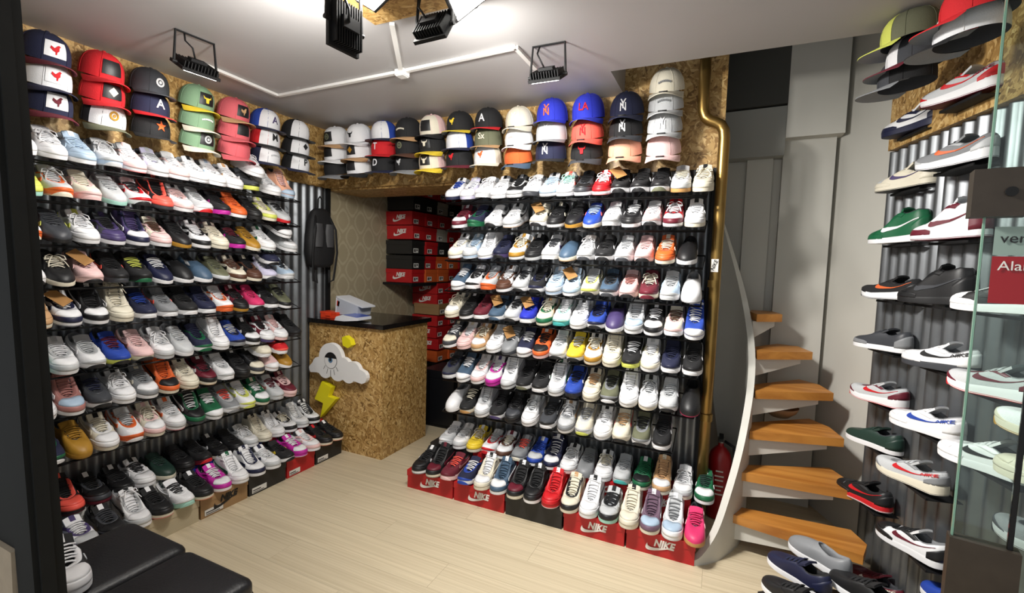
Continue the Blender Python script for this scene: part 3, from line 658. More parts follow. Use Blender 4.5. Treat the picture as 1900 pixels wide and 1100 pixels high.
        if K in 'chrmks':
            mb = MB(); hz = 1.0 if K not in 'h' else .72; n = 14
            for sg in (1, -1):
                rows = []
                for k in range(n + 1):
                    t = k / n; q = lambda a, b_, c_, d: (1 - t) ** 3 * a + 3 * t * (1 - t) ** 2 * b_ + 3 * t * t * (1 - t) * c_ + t ** 3 * d
                    lo_, up_ = (q(.07, .40, .72, .66), q(.66, .34, -.02, .60)), (q(.07, .36, .58, .66), q(.70, .46, .26, .60))
                    r_ = []
                    for e, (x, y) in enumerate((lo_, lo_, up_, up_)):
                        fi = ii(x) if sg > 0 else NO - ii(x); p = s.P(fi, y * hz); nn = s.N(fi, y * hz); r_.append(p + nn * (.0026 if e in (1, 2) else -.001))
                    rows.append(r_)
                mb.grid(rows)
            m['side_logo'] = mb.mesh('side_logo', False)
        # tongue and laces
        oz = lambda q: interp(q, s.oz); ow = lambda q: interp(q, s.ow)
        if K != 's':
            rows = []
            for k in range(9):
                f = k / 8; q = .645 - f * (.645 - .30); z0 = oz(max(q, .40)) - .002 if q > .42 else None
                if z0 is None:
                    qa = .42; fa = (qa - q) / (qa - .30); z0 = oz(qa) + (s.tongue - oz(qa)) * fa
                y = q * SL if K not in 'hk' else (q * SL + .010 * max(0, .42 - q) / .12)
                hw = .012 + .020 * min(1, f * 2.2)
                r_ = []
                for a in range(7):
                    u_ = -1 + a / 3; r_.append(Vector((hw * u_, y, z0 + .004 - .006 * u_ * u_)))
                for a in range(7):
                    u_ = 1 - a / 3; r_.append(Vector((hw * u_, y - .003, z0 - .004 - .006 * u_ * u_)))
                rows.append(r_)
            m['tongue'] = MB().grid(rows, True, True).mesh('tongue', 'auto')
            rows = [[p + Vector((0, 0, .0016)) for p in r_[2:5]] for r_ in rows[6:9]]
            lo_ = [[Vector(p) for p in r_] for r_ in rows]
            m['tongue_label'] = MB().grid(lo_).mesh('tongue_label')
            mb = MB(); q1 = .43 if K not in 'hk' else .36
            for k in range(s.nl):
                q = .635 - (.635 - q1) * k / (s.nl - 1); w_ = ow(q) + .007; z = oz(q) + .005; sk = (.004 if k % 2 else -.004)
                mb.tube([(-w_, q * SL - sk, z - .003), (-w_ * .5, q * SL - sk * .5, z + .003), (0, q * SL, z + .005), (w_ * .5, q * SL + sk * .5, z + .003), (w_, q * SL + sk, z - .003)], .0042, 6, .6)
                if k < s.nl - 1 and K in 'vkc':
                    q2 = .635 - (.635 - q1) * (k + 1) / (s.nl - 1); w2 = ow(q2) + .004
                    mb.tube([(-w_ * .8, q * SL, z), (0, (q + q2) / 2 * SL, z + .004), (w2 * .8, q2 * SL, oz(q2) + .003)], .0028, 5, .55)
            m['laces'] = mb.mesh('laces', True)
            # bow variant
            b2 = MB(); b2.v = list(mb.v); b2.f = list(mb.f); z = oz(q1) + .012; y = q1 * SL + .004
            for sg in (1, -1):
                b2.tube([(0, y, z), (sg * .016, y + .008, z + .012), (sg * .034, y + .018, z + .006), (sg * .038, y + .026, z - .008), (sg * .026, y + .024, z - .006), (0, y, z)], .003, 6, .6)
                b2.tube([(0, y, z), (sg * .014, y + .020, z + .004), (sg * .030, y + .046, z - .016), (sg * .036, y + .066, z - .030)], .0028, 6, .6)
            m['laces_bow'] = b2.mesh('laces', True)
        else:
            m['gore'] = s.patch(ii(.5), ii(.72), c(.6), c(1.0), .0012).mesh('gore', True)
        if K in 'vk':
            m['sole_stripe'] = MB().grid([sh(0, 1.004, lambda x: s.top(x) - .0075), sh(0, 1.012, lambda x: s.top(x) - .0068), sh(0, 1.012, lambda x: s.top(x) - .0052), sh(0, 1.0, lambda x: s.top(x) - .0045)], True).mesh('sole_stripe', True)
        return s
KIND = {k: Shoe(k).build() for k in 'chvkrsm'}
KN = dict(c='low_top_sneaker', h='high_top_sneaker', v='canvas_sneaker', k='canvas_high_top', r='running_shoe', s='slip_on_shoe', m='suede_sneaker')
KW = dict(c='low-top sneaker', h='high-top sneaker', v='canvas sneaker', k='canvas high-top', r='running shoe', s='slip-on shoe', m='flat sneaker')
TAGM = pm('kraft_paper', (166, 122, 70), .8)
def shoe(pos, yaw, tilt, spec, label, group, scale=1., toe=True, roll=0., bow=False, kraft=False):
    k = spec[0]; U, O, V, SM, OB, LC, SW = spec[1:8]
    R = Matrix.Rotation(yaw, 3, 'Z') @ Matrix.Rotation(-tilt, 3, 'X') @ Matrix.Rotation(roll, 3, 'Y')
    pos = Vector(pos)
    if toe: pos = pos - R @ Vector((0, SL * scale, 0))
    o = empty(KN[k], (0, 0, 0)); o.matrix_world = Matrix.Translation(pos) @ R.to_4x4() @ Matrix.Scale(scale, 4)
    tag(o, label, 'shoe', group); m = KIND[k].meshes; up = 'cloth' if k in 'vkr' else 'leather'
    ms = put('midsole', m['midsole'], gm(SM, 'rubber'), o); put('outsole', m['outsole'], gm(OB, 'rubber'), o)
    uo = put('upper', m['upper'], gm(U, up), o); put('lining', m['lining'], gm('M' if U in 'WOGMCP' else 'D' if U not in 'KN' else 'K', 'cloth'), o)
    for n, c in (('toe_guard', O), ('heel_counter', O), ('eyestay', O), ('toe_box', V), ('toe_cap', V), ('toe_wrap', OB), ('gore', 'D' if U in 'KND' else 'G')):
        if n in m and not (k == 'm' and n == 'toe_guard' and O == U): put(n, m[n], gm(c, 'rubber' if n in ('toe_cap', 'toe_wrap') else 'leather'), ms if n == 'toe_wrap' else uo)
    if SW != '.' and 'side_logo' in m: put('side_logo', m['side_logo'], gm(SW), uo)
    if 'tongue' in m:
        to = put('tongue', m['tongue'], gm(LC if LC in 'WG' and U in 'WGOCP' else U, 'cloth'), o)
        put('laces', m['laces_bow' if bow else 'laces'], gm(LC, 'lace'), o)
        if k in 'hc' and SW != '.': put('tongue_label', m['tongue_label'], gm(SW if SW != U else ('K' if U in 'WOG' else 'W'), 'cloth'), to)
    if 'sole_stripe' in m: put('sole_stripe', m['sole_stripe'], gm(U if U != 'W' else 'N', 'rubber'), ms)
    if kraft:
        t = MB().box(-.03, .03, -.045, .045, -.0008, .0008).build('paper_tag', TAGM, o); t.location = (.02, .165, .108); t.rotation_euler = (-.5, .25, .6)
    return o
def heel_text(o, k, col, body='NIKE', s0=.16, t0=.60, size=.030):
    S_ = KIND[k]; me = text_mesh(body, size, .0008, 0, .0006).copy(); ii = lambda x: interp(x, [(h_, j) for j, h_ in enumerate(HALF)])
    for v in me.vertices:
        x, y, z = v.co; fi = NO - ii(min(.6, max(.02, s0 - x / SL))); t = min(.97, max(.03, t0 + y / .085)); v.co = S_.P(fi, t) + S_.N(fi, t) * (.0034 + max(0, z))
    put('heel_lettering', me, gm(col), [c for c in o.children if c.name.startswith('upper')][0])
NUM = ['first', 'second', 'third', 'fourth', 'fifth', 'sixth', 'seventh', 'eighth', 'ninth', 'tenth', 'eleventh', 'twelfth', 'thirteenth', 'fourteenth', 'fifteenth', 'sixteenth']
def look(sp):
    U, O, V, SM, OB, LC, SW = sp[1:8]; n = lambda c: CC[c][0]
    if O != U and sp[0] in 'chr': x = f'with {n(O)} trim'
    elif SM not in (U, 'W') and SM != 'O': x = f'with {n(SM)} sole'
    elif OB not in (SM, U): x = f'with {n(OB)} outsole'
    elif SW not in ('.', U): x = f'with {n(SW)} tick'
    elif LC != U: x = f'with {n(LC)} laces'
    else: x = f'with {n(SM)} sole' if SM != U else ''
    return f'{n(U)} {KW[sp[0]]} {x}'.strip()
# spec: column, kind + upper overlay toebox midsole outsole laces tick ; suffix * bow, + lying on its neighbours, # paper tag
ROWS_L = [
 '82 cWWWWWWN.|121 cWWWWWW.*|176 cCCCWWCC|214 rWGWCGWG*|257 cWPWWRWP|304 c3GWWWGG|342 cWPWWWW.|374 cWWWWKWW|404 cWWWWWWC|436 cWWWWWWT|465 rDKKLLKW|484 cWWWWWWW+*|516 cWWWWWWG|541 k9CCCCP.',
 '76 cLLLIILL|127 rGAGAOGA*|180 rOPOPPOP|225 mGGGIIG.|266 rWRWWKKR|311 hKXXDKKX|349 cWPWWWPW|386 rGWWWRGG|418 rKKKFFKF|448 cAAAWWA.|477 cKKKKKKD|505 cOLOOOOL|532 mGGGRRKG',
 '79 rWAWAOWA|126 mDDDKKDL|177 cWWWWWWL*|223 cDVVWWKV|267 hVNWWWVW|306 cOPPWWSP|346 mKKKJJK.|380 cWKWWWWK|414 cOOOOOOK|445 rKKKFFUF|473 mJJJOOJ.|502 cWWWWEWE|535 kKKWWWW.+|546 cGGWWWGG',
 '87 rWWWWKWW|133 mKKKOOOK*|182 rPPPPKPP#|227 rKKKDDKX|273 rKKKKELK|312 mNNNWWWN|350 sKKKWWK.|381 sZZZWWZ.|415 m2GGKK2.|448 cOSOOOSK|477 cKSSOOKO|502 r33GWDGG|510 rNNCWKWW+|540 rCGGWGKG',
 '99 hTTTOTWO*|155 cWNWWNWN#|197 hKKWWWKW|243 hOOOOOOW*|284 rNNDWWBN|319 rMMGWWMX|357 rKKKWWKK|391 rNNNWWNN|423 rWAWAAWA|450 cUKKJJKW|476 rHHHWKHH|504 rKKKWWKW|528 m2KKWWK2',
 '97 cICIIIII|144 cWGWWWWG|194 rWGGWKGW|238 rBBBLKUB|286 rPPPOKPQ|319 cWGWGGWG*|355 mGGGWWGG|383 rNEEWENN|412 hWWWWWWG|445 rBNVMMGB|473 cKKWWWKW|498 cUWWVVKW|518 cPWWPPPW|541 rKKKKKKK',
 '105 cWWWWWWW*|156 hQQCWWQW|200 rDDDWKNK|245 cWWWWWWW*|290 cMMWWWMO|324 hAAKOOAK|357 cOOOOTOO|393 cUKUOTUW|423 rWGWWWWW|450 cKKKKKKK|477 cKDOOOKK|496 rOOOWWWO+|508 vPWWWW9.|527 rRXXWW6R+|536 mJJWWWW.',
 '112 rNEENWEN|164 mJJJJKJ.|208 cOWWOOOO|255 rWAWAWGA|302 cOPWOOOP*|336 cWGWWRWA|372 hKEKDDWW|405 vEGWWWWW|436 rMGMWMXM|464 rWLGWLWL|490 cEEWOOWO|518 rGGGGGUQ|545 cUPUPPPP']
ROWS_L9 = '105 cKKKKKKK|154 hKXXKUKX|204 cKDKUKKK|248 cKKKWRKK|286 cWWWWWKW|318 m888OO8.|360 cKKKKKK.|390 rKKKURKK|421 cKKKOOKW|447 cKKKKKK.|474 cWGWWWWG*|496 hOOOOMOO|519 hWWWWWWW|541 cWKWWWOK*|562 hWGWWWWG|587 hWKWWWKK'
ROWS_L10 = '128 hCBWWWBB|165 cWVGWWWV|222 cKDKKKDK|272 hWGWWWWK*|314 cKKKORKK|355 rWWIIIKW|387 cKKKOAKK|423 cFFWWPWF|456 hWWWWGWE|488 hWNWWWWN|517 cWGWWWWN|542 rKKKWKKY|567 cFFWFWWF|591 cWPWWWWP|614 cKKKOAKR|634 cKKKOAKK'
ROWS_R = [
 '837 cWWWNNBW|864 c3WW33W3|891 rWWWGWWW*|921 cWWWWWWW|949 cKGKWKKK|983 rWWWDDWG*|1016 cWCWWKCW|1049 cWWWWWIX*|1079 cDDKWWKK|1114 cRRRWRWR*|1148 rKKKWKKK#|1187 rKKKWKKW|1225 rKKKW2KW|1265 cWGW11OG|1303 cOOOOOOO*',
 '845 cUUWWWUW|874 rNENEENN|907 rWWWWKWK|941 cWGWW1WK|993 rOOOWKOK#|1026 cKKKWKKO|1059 mKKKJ1KK|1093 mBBCO1CX|1128 rWGWGGWW|1163 cKKKWWWW|1203 rWPWWKWU|1246 cRUWWKWU*|1287 cWWWOOWW',
 '842 cWOWWWWW|872 cCGWCWCC|898 hWWWWBWW|928 rNNNVKNN|955 cWJWWKOJ*|982 cKKKGGKK|1013 rWWVWWDV|1044 sZZZO1Z.|1076 rGGGWDWG*|1112 rKKKWKKW|1147 rGWWWDGG|1187 rPPQPKPQ|1227 cAAAOOOO|1265 sKKRWWK.',
 '847 vZZWWWWB|874 rWKWWWKK|899 rGAGAAGT|926 cWSSWWWS|960 rGGGWKKG|989 rKNKWKKW|1023 cCGCCWCC|1054 cCCWWWCW#|1088 rOLGOKGO|1123 rZDZWDKZ|1159 rPPQPKQQ|1199 rUUWOUOU*|1236 rCGWWGGC|1278 sWWWWKG.',
 '838 cOOWOOOO*|865 cKKKWWKK|890 rUUWWWUU|917 rZZMWZKG#|948 rGGGWKKK|979 r777WWB7#|1007 cOEOO2OT*|1036 rWIW44WW|1070 cWWWWWWW|1104 rBNBWKNB|1140 sVVVWWV.|1176 hGGCWWGG|1213 cKKWWWWK|1250 rOPOWWSP|1289 kBBWWWW.',
 '838 cDDOWWWO|861 cPPPPPWO|884 cTTWOTOT*|914 cWWWWWWG|941 mMMMDDWW#|968 vNZWWWW.|997 cAAKPPKA|1028 rWGOWKWG|1063 rYYYWKGY|1093 cWJWOTOW*|1130 hOOOOOOO|1162 rKKKLLWW|1200 cWOWWWWG|1239 rNNNWWNN|1280 rKKKWWKW',
 '838 rDNDWGKD|864 vZZWWWWB|885 cWPWWWWG|914 cWFWFFWV|940 kWGGGGWG|968 rKKKW2KK|996 rKKKWWKW|1029 hWGWWWWE|1054 rBBBNKKW|1089 cOOOOOTO|1121 r2MMKWKK|1155 hWWWWOWW|1191 cWWWOOGW*|1230 rGGWWKGW|1272 sKHHKHK.',
 '833 sWGWWWW.|860 rKKKO1OK|888 hGGWWOGG|916 rKKKWVKK|945 cKKDKKKD|976 cWWWWWGG*|1010 rDKDWWKG|1050 cGMGWOWT*|1077 rOGDWLMO|1112 cWWWWZWW|1147 rOOOOKTR|1183 r2MMWKKK|1223 rKKKWWKW']
ROWS_R9 = '827 rGWWWGWM|848 cWGWWWWG|866 cYYYOOOW*|903 rWRWWRGR|928 cWSWWWOU|959 rMMGGOXG|984 cBBGWWBG|1016 hNNWWWWN|1046 cWWWPPWW*|1076 mMMMMMM.|1109 cWWWWWOK*|1146 rGGGG4GK|1185 cEEKOOEE|1221 hTTWOOTO|1263 cWGWOOWG*|1305 cEEWWW8W'
ROWS_R10 = '773 cKKKWKKW|794 hKKUOKKU|819 rUUQPPXQ|855 rNBBWBWN|888 hOOWOOWO|917 hZZWWWZW|947 hKKUOOKK|978 hKKKWWKK|1014 hRRRRWRR|1053 hOKOOOOT|1085 hWWWWWWK|1122 cGKGIIKG|1162 hOOOOOOO|1199 h00COO0W|1241 hGWCWGMW|1287 mHHH11HP'
def parse(row):
    out = []
    for tok in row.split('|'):
        px, sp = tok.split(' '); f = sp[8:]; out.append((float(px), sp[:8].ljust(8, '.'), '*' in f or sp.endswith('*'), '+' in f, '#' in f))
    return out
def fill_row(row, f, lo, hi, yaw, tilt, scale, where, group, tmax=9.):
    L = parse(row); T = [along(x[0], f, lo, hi) for x in L]; base = [i for i, x in enumerate(L) if not x[3]]; T0 = list(T)
    for _ in range(60):                          # shoes standing side by side do not press into each other
        for a, b_ in zip(base, base[1:]):
            g = .1075 * scale - (T[b_] - T[a])
            if g > 0: T[a] -= g / 2; T[b_] += g / 2
        for i in base: T[i] = min(T[i] + (T0[i] - T[i]) * .02, tmax)
    for i, (px, sp, bow, raised, kr) in enumerate(L):
        sp = sp.replace('*', '.').replace('+', '.').replace('#', '.'); t = T[i]
        p = Vector(f(t)); jy = random.uniform(-.03, .03); tl = tilt
        if raised: p = p + Vector((0, 0, .095)); tl = tilt + .10
        lab = f'{look(sp)}, {NUM[i]} from left, {where}'
        shoe(p, yaw + jy, tl, sp, lab, group, scale * random.uniform(.985, 1.01), bow=bow, kraft=kr)
for i, row in enumerate(ROWS_L):
    fill_row(row, lambda t, z=LZ[i]: (LXF + .035, t, z - .0), .5, 2.8, -math.pi / 2, TILT, 1.0, f'left wall {ORD[i]} shelf', 'sneakers on the left wall')
fill_row(ROWS_L9, lambda t: (-2.745, t, .236), .5, 2.9, -math.pi / 2, 0.02, .98, 'left wall rear boxes', 'sneakers on the left wall boxes')
fill_row(ROWS_L10, lambda t: (-2.545, t, .127), .5, 2.9, -math.pi / 2, 0.02, .98, 'left wall front boxes', 'sneakers on the left wall boxes')
for i, row in enumerate(ROWS_R):
    fill_row(row, lambda t, z=RZ[i]: (t, RYF - .035, z), -2.4, .3, math.pi, TILT, 1.03, f'back rack {ORD[i]} shelf', 'sneakers on the back rack', -.125)
fill_row(ROWS_R9, lambda t: (t, 2.60, .243), -2.4, .3, math.pi, .02, 1.02, 'back rack rear boxes', 'sneakers on the rack boxes')
fill_row(ROWS_R10, lambda t: (t, 2.385, .122), -2.4, .3, math.pi, .02, 1.03, 'back rack front boxes', 'sneakers on the rack boxes')

# ------------------------------------------------------------------ caps
def shp(*polys):
    mb = MB()
    for p in polys: mb.prism([(x * .00125, y * .00125) for x, y in p], 0, .0012)
    return mb.mesh('emblem')
_c = lambda cx, cy, r0, n=12: [(cx + r0 * math.cos(2 * math.pi * k / n), cy + r0 * math.sin(2 * math.pi * k / n)) for k in range(n)]
SHAPES = dict(b=shp([(-16, 10), (-6, 4), (2, 12), (8, 16), (14, 12), (9, 8), (8, -2), (2, -8), (1, -16), (-3, -16), (-3, -8), (-10, -6), (-18, 2)]),
              s=shp([((22 if k % 2 == 0 else 9) * math.sin(math.pi * k / 5), (22 if k % 2 == 0 else 9) * math.cos(math.pi * k / 5)) for k in range(10)]),
              o=shp(*[[(17 * math.cos(a), 17 * math.sin(a)), (17 * math.cos(a2), 17 * math.sin(a2)), (10 * math.cos(a2), 10 * math.sin(a2)), (10 * math.cos(a), 10 * math.sin(a))] for a, a2 in [(2 * math.pi * k / 16, 2 * math.pi * (k + 1) / 16) for k in range(16)]], _c(0, 0, 6)),
              d=shp([(0, 17), (17, 0), (0, -17), (-17, 0)]), u=shp([(-20, 14), (-16, 2), (-8, 0), (-6, -16), (6, -16), (8, 0), (16, 2), (20, 14), (12, 6), (-12, 6)]),
              r=shp(*[[(x, 4 - x * x * .008), (x + 5, 4 - x * x * .008), (x + 5, -3 - x * x * .008), (x, -3 - x * x * .008)] for x in range(-26, 24, 7)]))
class Cap:
    A, Bb = .082, .094
    def __init__(s, kind):
        s.kind = kind; s.H = dict(f=.118, t=.118, d=.105)[kind]; s.ex = dict(f=3.0, t=3.0, d=2.3)[kind]; m = s.m = {}
        n = 36; es = [0, .12, .26, .4, .54, .67, .78, .87, .94, .985]
        rows = [[s.P(2 * math.pi * k / n, e) for k in range(n)] for e in es]
        mb = MB().grid(rows, True); mb.add([s.P(2 * math.pi * k / n, .985) for k in range(n)] + [(0, 0, s.H)], [(k, (k + 1) % n, n) for k in range(n)]); m['crown'] = mb.mesh('crown', True)
        rows = [[s.P(2 * math.pi * k / n, e, -.003) for k in range(n)] for e in es]; rows[0] = [s.P(2 * math.pi * k / n, 0, 0) for k in range(n)]
        mb = MB().grid([r_[::-1] for r_ in rows], True); m['inner_lining'] = mb.mesh('inner_lining', True)
        m['front_panel'] = s.patch(-62, 62, .0, .93, .0012); m['sweatband'] = MB().grid([[s.P(2 * math.pi * k / n, 0.0, .0008) for k in range(n)], [s.P(2 * math.pi * k / n, .07, .0012) for k in range(n)]], True).mesh('sweatband', True)
        mb = MB()
        for k in range(6):
            a = math.radians(30 + 60 * k); mb.tube([s.P(a, e, .0008) for e in (.02, .25, .5, .7, .85, .95, .99)], .0011, 4)
        m['seam'] = mb.mesh('seam', True)
        m['button'] = MB().grid([[(r_ * math.cos(a * math.pi / 5), r_ * math.sin(a * math.pi / 5), s.H + z) for a in range(10)] for r_, z in ((.008, -.002), (.008, .001), (.005, .004), (.001, .0045))], True, True).mesh('button', True)
        cv = dict(f=.010, t=.030, d=.034)[kind]; ext = .078; up, lo = [], []
        for i in range(7):
            v = i / 6; ru, rl = [], []
            for j in range(17):
                a = math.radians(-82 + 164 * j / 16); c = max(0, math.cos(a)) ** .55
                x = s.A * math.sin(a) * (1 + .02 * v); y = s.Bb * math.cos(a) + v * ext * c
                z = .003 - cv * (math.sin(a) ** 2) * (.35 + .65 * v) - v * .010 + (cv * .2 * v)
                ru.append((x, y, z)); rl.append((x, y, z - .0035))
            up.append(ru); lo.append(rl)
        mb = MB().grid(up); mb.grid([up[-1], lo[-1]]); mb.grid([[r_[0] for r_ in up], [r_[0] for r_ in lo]]); mb.grid([[r_[-1] for r_ in lo], [r_[-1] for r_ in up]]); m['brim'] = mb.mesh('brim', 'auto')
        m['underbrim'] = MB().grid([r_[::-1] for r_ in lo]).mesh('underbrim', True)
    def P(s, a, e, off=0.):
        r_ = max(0., 1 - e ** s.ex) ** (1 / 2.3); f = math.cos(a)
        A, B_ = s.A + off, s.Bb + off
        return (A * r_ * math.sin(a), B_ * r_ * f - .010 * e * (1 - f) * .5, (s.H + off) * e * (1 + .06 * max(0, f) * (1 - e)))
    def patch(s, a0, a1, e0, e1, off, n=12, k=7, shield=False):
        rows = []
        for i in range(k + 1):
            e = e0 + (e1 - e0) * i / k; w = 1.
            rows.append([s.P(math.radians(a0 + (a1 - a0) * j / n) * w, e, off) for j in range(n + 1)])
        return MB().grid(rows).mesh('patch', True)
    def text(s, body, size, e0=.43, a0=0., off=.0016):
        me = text_mesh(body, size, .0012, 0, .0006).copy() if body not in SHAPES else SHAPES[body].copy()
        for v in me.vertices:
            x, y, z = v.co; e = e0 + y / s.H * .95; a = a0 - x / s.Bb; p = Vector(s.P(a, min(.98, max(.02, e)), off + max(0, z) * 1.5)); v.co = p
        return me
CAPS = {k: Cap(k) for k in 'ftd'}
TXC = {}
def cap(pos, yaw, tilt, spec, label, group, scale=1.):
    """spec: kind crown front brim patch text-colour text"""
    k, C_, F_, B_, PT, TC = spec[:6]; tx = spec[6:]
    R = Matrix.Rotation(yaw, 3, 'Z') @ Matrix.Rotation(-tilt - dict(f=.04, t=.12, d=.18)[k], 3, 'X'); o = empty(dict(f='flat_brim_cap', t='trucker_cap', d='baseball_cap')[k]); o.matrix_world = Matrix.Translation(pos) @ R.to_4x4() @ Matrix.Scale(scale, 4)
    tag(o, label, 'cap', group); c = CAPS[k]; m = c.m
    co = put('crown', m['crown'], gm(C_, 'cloth'), o); put('inner_lining', m['inner_lining'], gm('D', 'cloth'), o); bo_ = put('brim', m['brim'], gm(B_, 'cloth'), o)
    put('underbrim', m['underbrim'], gm('M' if k == 'f' else B_, 'cloth'), bo_); put('button', m['button'], gm(C_, 'cloth'), co); put('seam', m['seam'], gm(C_, 'cloth'), co)
    if F_ != C_: put('front_panel', m['front_panel'], gm(F_, 'cloth'), o)
    if PT != '.':
        if ('p', k) not in TXC: TXC[('p', k)] = c.patch(-26, 26, .18, .70, .0026)
        put('front_patch', TXC[('p', k)], gm(PT, 'leather'), o)
    if k == 'd':
        if ('st', k) not in TXC: TXC[('st', k)] = MB().prism([(.020 * math.cos(2 * math.pi * q_ / 16), .13 + .011 * math.sin(2 * math.pi * q_ / 16)) for q_ in range(16)], -.0005, .0062).mesh('size_sticker')
        put('size_sticker', TXC[('st', k)], gm('K', 'rubber'), bo_)
    if tx and tx != 'x':
        key = (k, tx)
        if key not in TXC: TXC[key] = c.text('NY' if tx == 'NY' else tx, .062 if len(tx) < 2 else .050 if len(tx) < 3 else .03, off=.0030) if tx != 'NY' else None
        if tx == 'NY':
            for ch, dy in (('N', -.02), ('Y', .02)):
                kk = (k, ch, 'ny')
                if kk not in TXC: TXC[kk] = c.text(ch, .052 if ch == 'N' else .060, .40 + dy * 3, 0, .002 if ch == 'N' else .0024)
                put('emblem', TXC[kk], gm(TC, 'cloth'), co)
        else: put('emblem', TXC[key], gm(TC, 'cloth'), co)
    return o
E3 = ['top', 'middle', 'bottom']
CL = [(1.09, ['tNNUWRb|navy cap with maroon brim and white bird patch', 'tWWNWRb|white cap with navy brim and white bird patch', 'tNNUWUb|navy cap with maroon brim and maroon bird patch']),
      (1.30, ['tRRRKDx|red cap with a black patch', 'tRRRKOd|red cap with a black and cream patch', 'tKW2.Jo|white-fronted cap with gold emblem and dark brim']),
      (1.51, ['fDDD.Wo|charcoal cap with a round red and white badge', 'fNNR.WA|navy cap with white A and red brim', 'fKKK.As|black cap with an orange star']),
      (1.755, ['t55YKYu|sage green cap with yellow brim and black patch', 't55O.Wr|sage green cap with white script and cream brim', 't55OKGo|sage green cap with dark round patch']),
      (1.98, ['t66TKTb|pink cap with tan brim and dark patch', 't666KKx|pink cap with a black square patch', 't666.Ux|pink cap with dark red mark, no patch']),
      (2.20, ['fBWN.VA|white cap with blue sides and purple A', 'fRWK.KM|white cap with red sides and black M', 'fNWN.Gr|white cap with navy sides and pale hook mark']),
      (2.445, ['fKWK.Wx|white-fronted cap with black sides, no visible mark', 'fKWK.Kd|white-fronted cap with black diamond mark', 'fKWN.KP|white-fronted cap with black P'])]
ZCAP = [2.355, 2.243, 2.13]
for y, col in CL:
    for j, s_ in enumerate(col):
        sp_, lb_ = s_.split('|'); cap((-2.865, y, ZCAP[j]), -math.pi / 2, .16, sp_, f'{lb_}, left wall', 'caps on the left wall', 1.05)
CB = [(-2.745, ['tWWTK2o|white cap with round black patch and tan brim', 'tWWWK2x|white cap with black square patch and white brim', 'tKKM.Kx|plain black cap with grey brim']),
      (-2.52, ['tWWW.Ku|white cap with small black horned mark', 'tWWTKJd|white cap with dark shield patch and tan brim', 'tWWKKKx|white cap with black patch and black brim']),
      (-2.29, ['fBWN.Gx|white-fronted cap with blue sides and navy brim', 'fRRR.WT|red cap with white T', 'fKKN.WD|black cap with white D']),
      (-2.075, ['tKKT.Or|black cap with thin cream script and tan brim', 'tKKS.2o|black cap with dull olive mark', 'tKKM.Gb|black cap with grey mark and grey brim']),
      (-1.87, ['tPOKKKx|beige cap with black patch and black brim', 'tKKYKOu|black cap with cream emblem and gold brim', 'tPOYKOu|beige cap with black patch and gold brim']),
      (-1.655, ['fKKY.Yb|black cap with yellow brim and white-gold emblem', 'fBWN.Ox|cream-fronted cap with blue sides and navy brim', 'fKKU.Rb|black cap with red emblem and maroon brim']),
      (-1.44, ['fKKR.WA|black cap with white blackletter A and red brim', 'f22T.OSx|olive cap with cream Sx letters', 'fOWO.Ab|white cap with orange bird emblem']),
      (-1.222, ['dOOO.WNY|beige cap with white NY letters', 'dWWW.Pr|white cap with pale arched lettering', 'dAAZ.Zx|orange cap with teal and grey brim']),
      (-1.005, ['f777.ANY|royal blue cap with orange NY letters', 'fGGM.WNY|light grey cap with white NY letters', 'fNNK.WNY|dark navy cap with white NY letters and black brim']),
      (-.780, ['t777.RLA|royal blue cap with red LA block', 'dXXX.RNY|coral red cap with small red letters', 'dKKD.Ru|black cap with red horned mark']),
      (-.555, ['dNNN.WNY|navy cap with large white NY letters', 'dKKD.WNY|faded black cap with small white NY letters', 'd999.9x|peach cap with a dark oval sticker'])]
for x, col in CB:
    for j, s_ in enumerate(col):
        sp_, lb_ = s_.split('|'); cap((x, 2.735, ZCAP[j] + .012), math.pi, .16, sp_, f'{lb_}, back wall', 'caps on the back wall', 1.15 if x > -1.1 else 1.08)
for j, (z, s_) in enumerate(((2.47, 'dOOO.Mr|beige washed cap, uppermost of four'), (2.372, 'dGGG.Mr|pale grey cap with small grey mark, second of four'), (2.255, 'dGGG.WNY|light grey cap with white NY letters, third of four'), (2.135, 'dPPP.Px|pinkish beige cap, lowest of four'))):
    sp_, lb_ = s_.split('|'); cap((-.343, 2.735, z), math.pi, .18, sp_, f'{lb_} beside the brass pipe', 'caps on the back wall', 1.12)

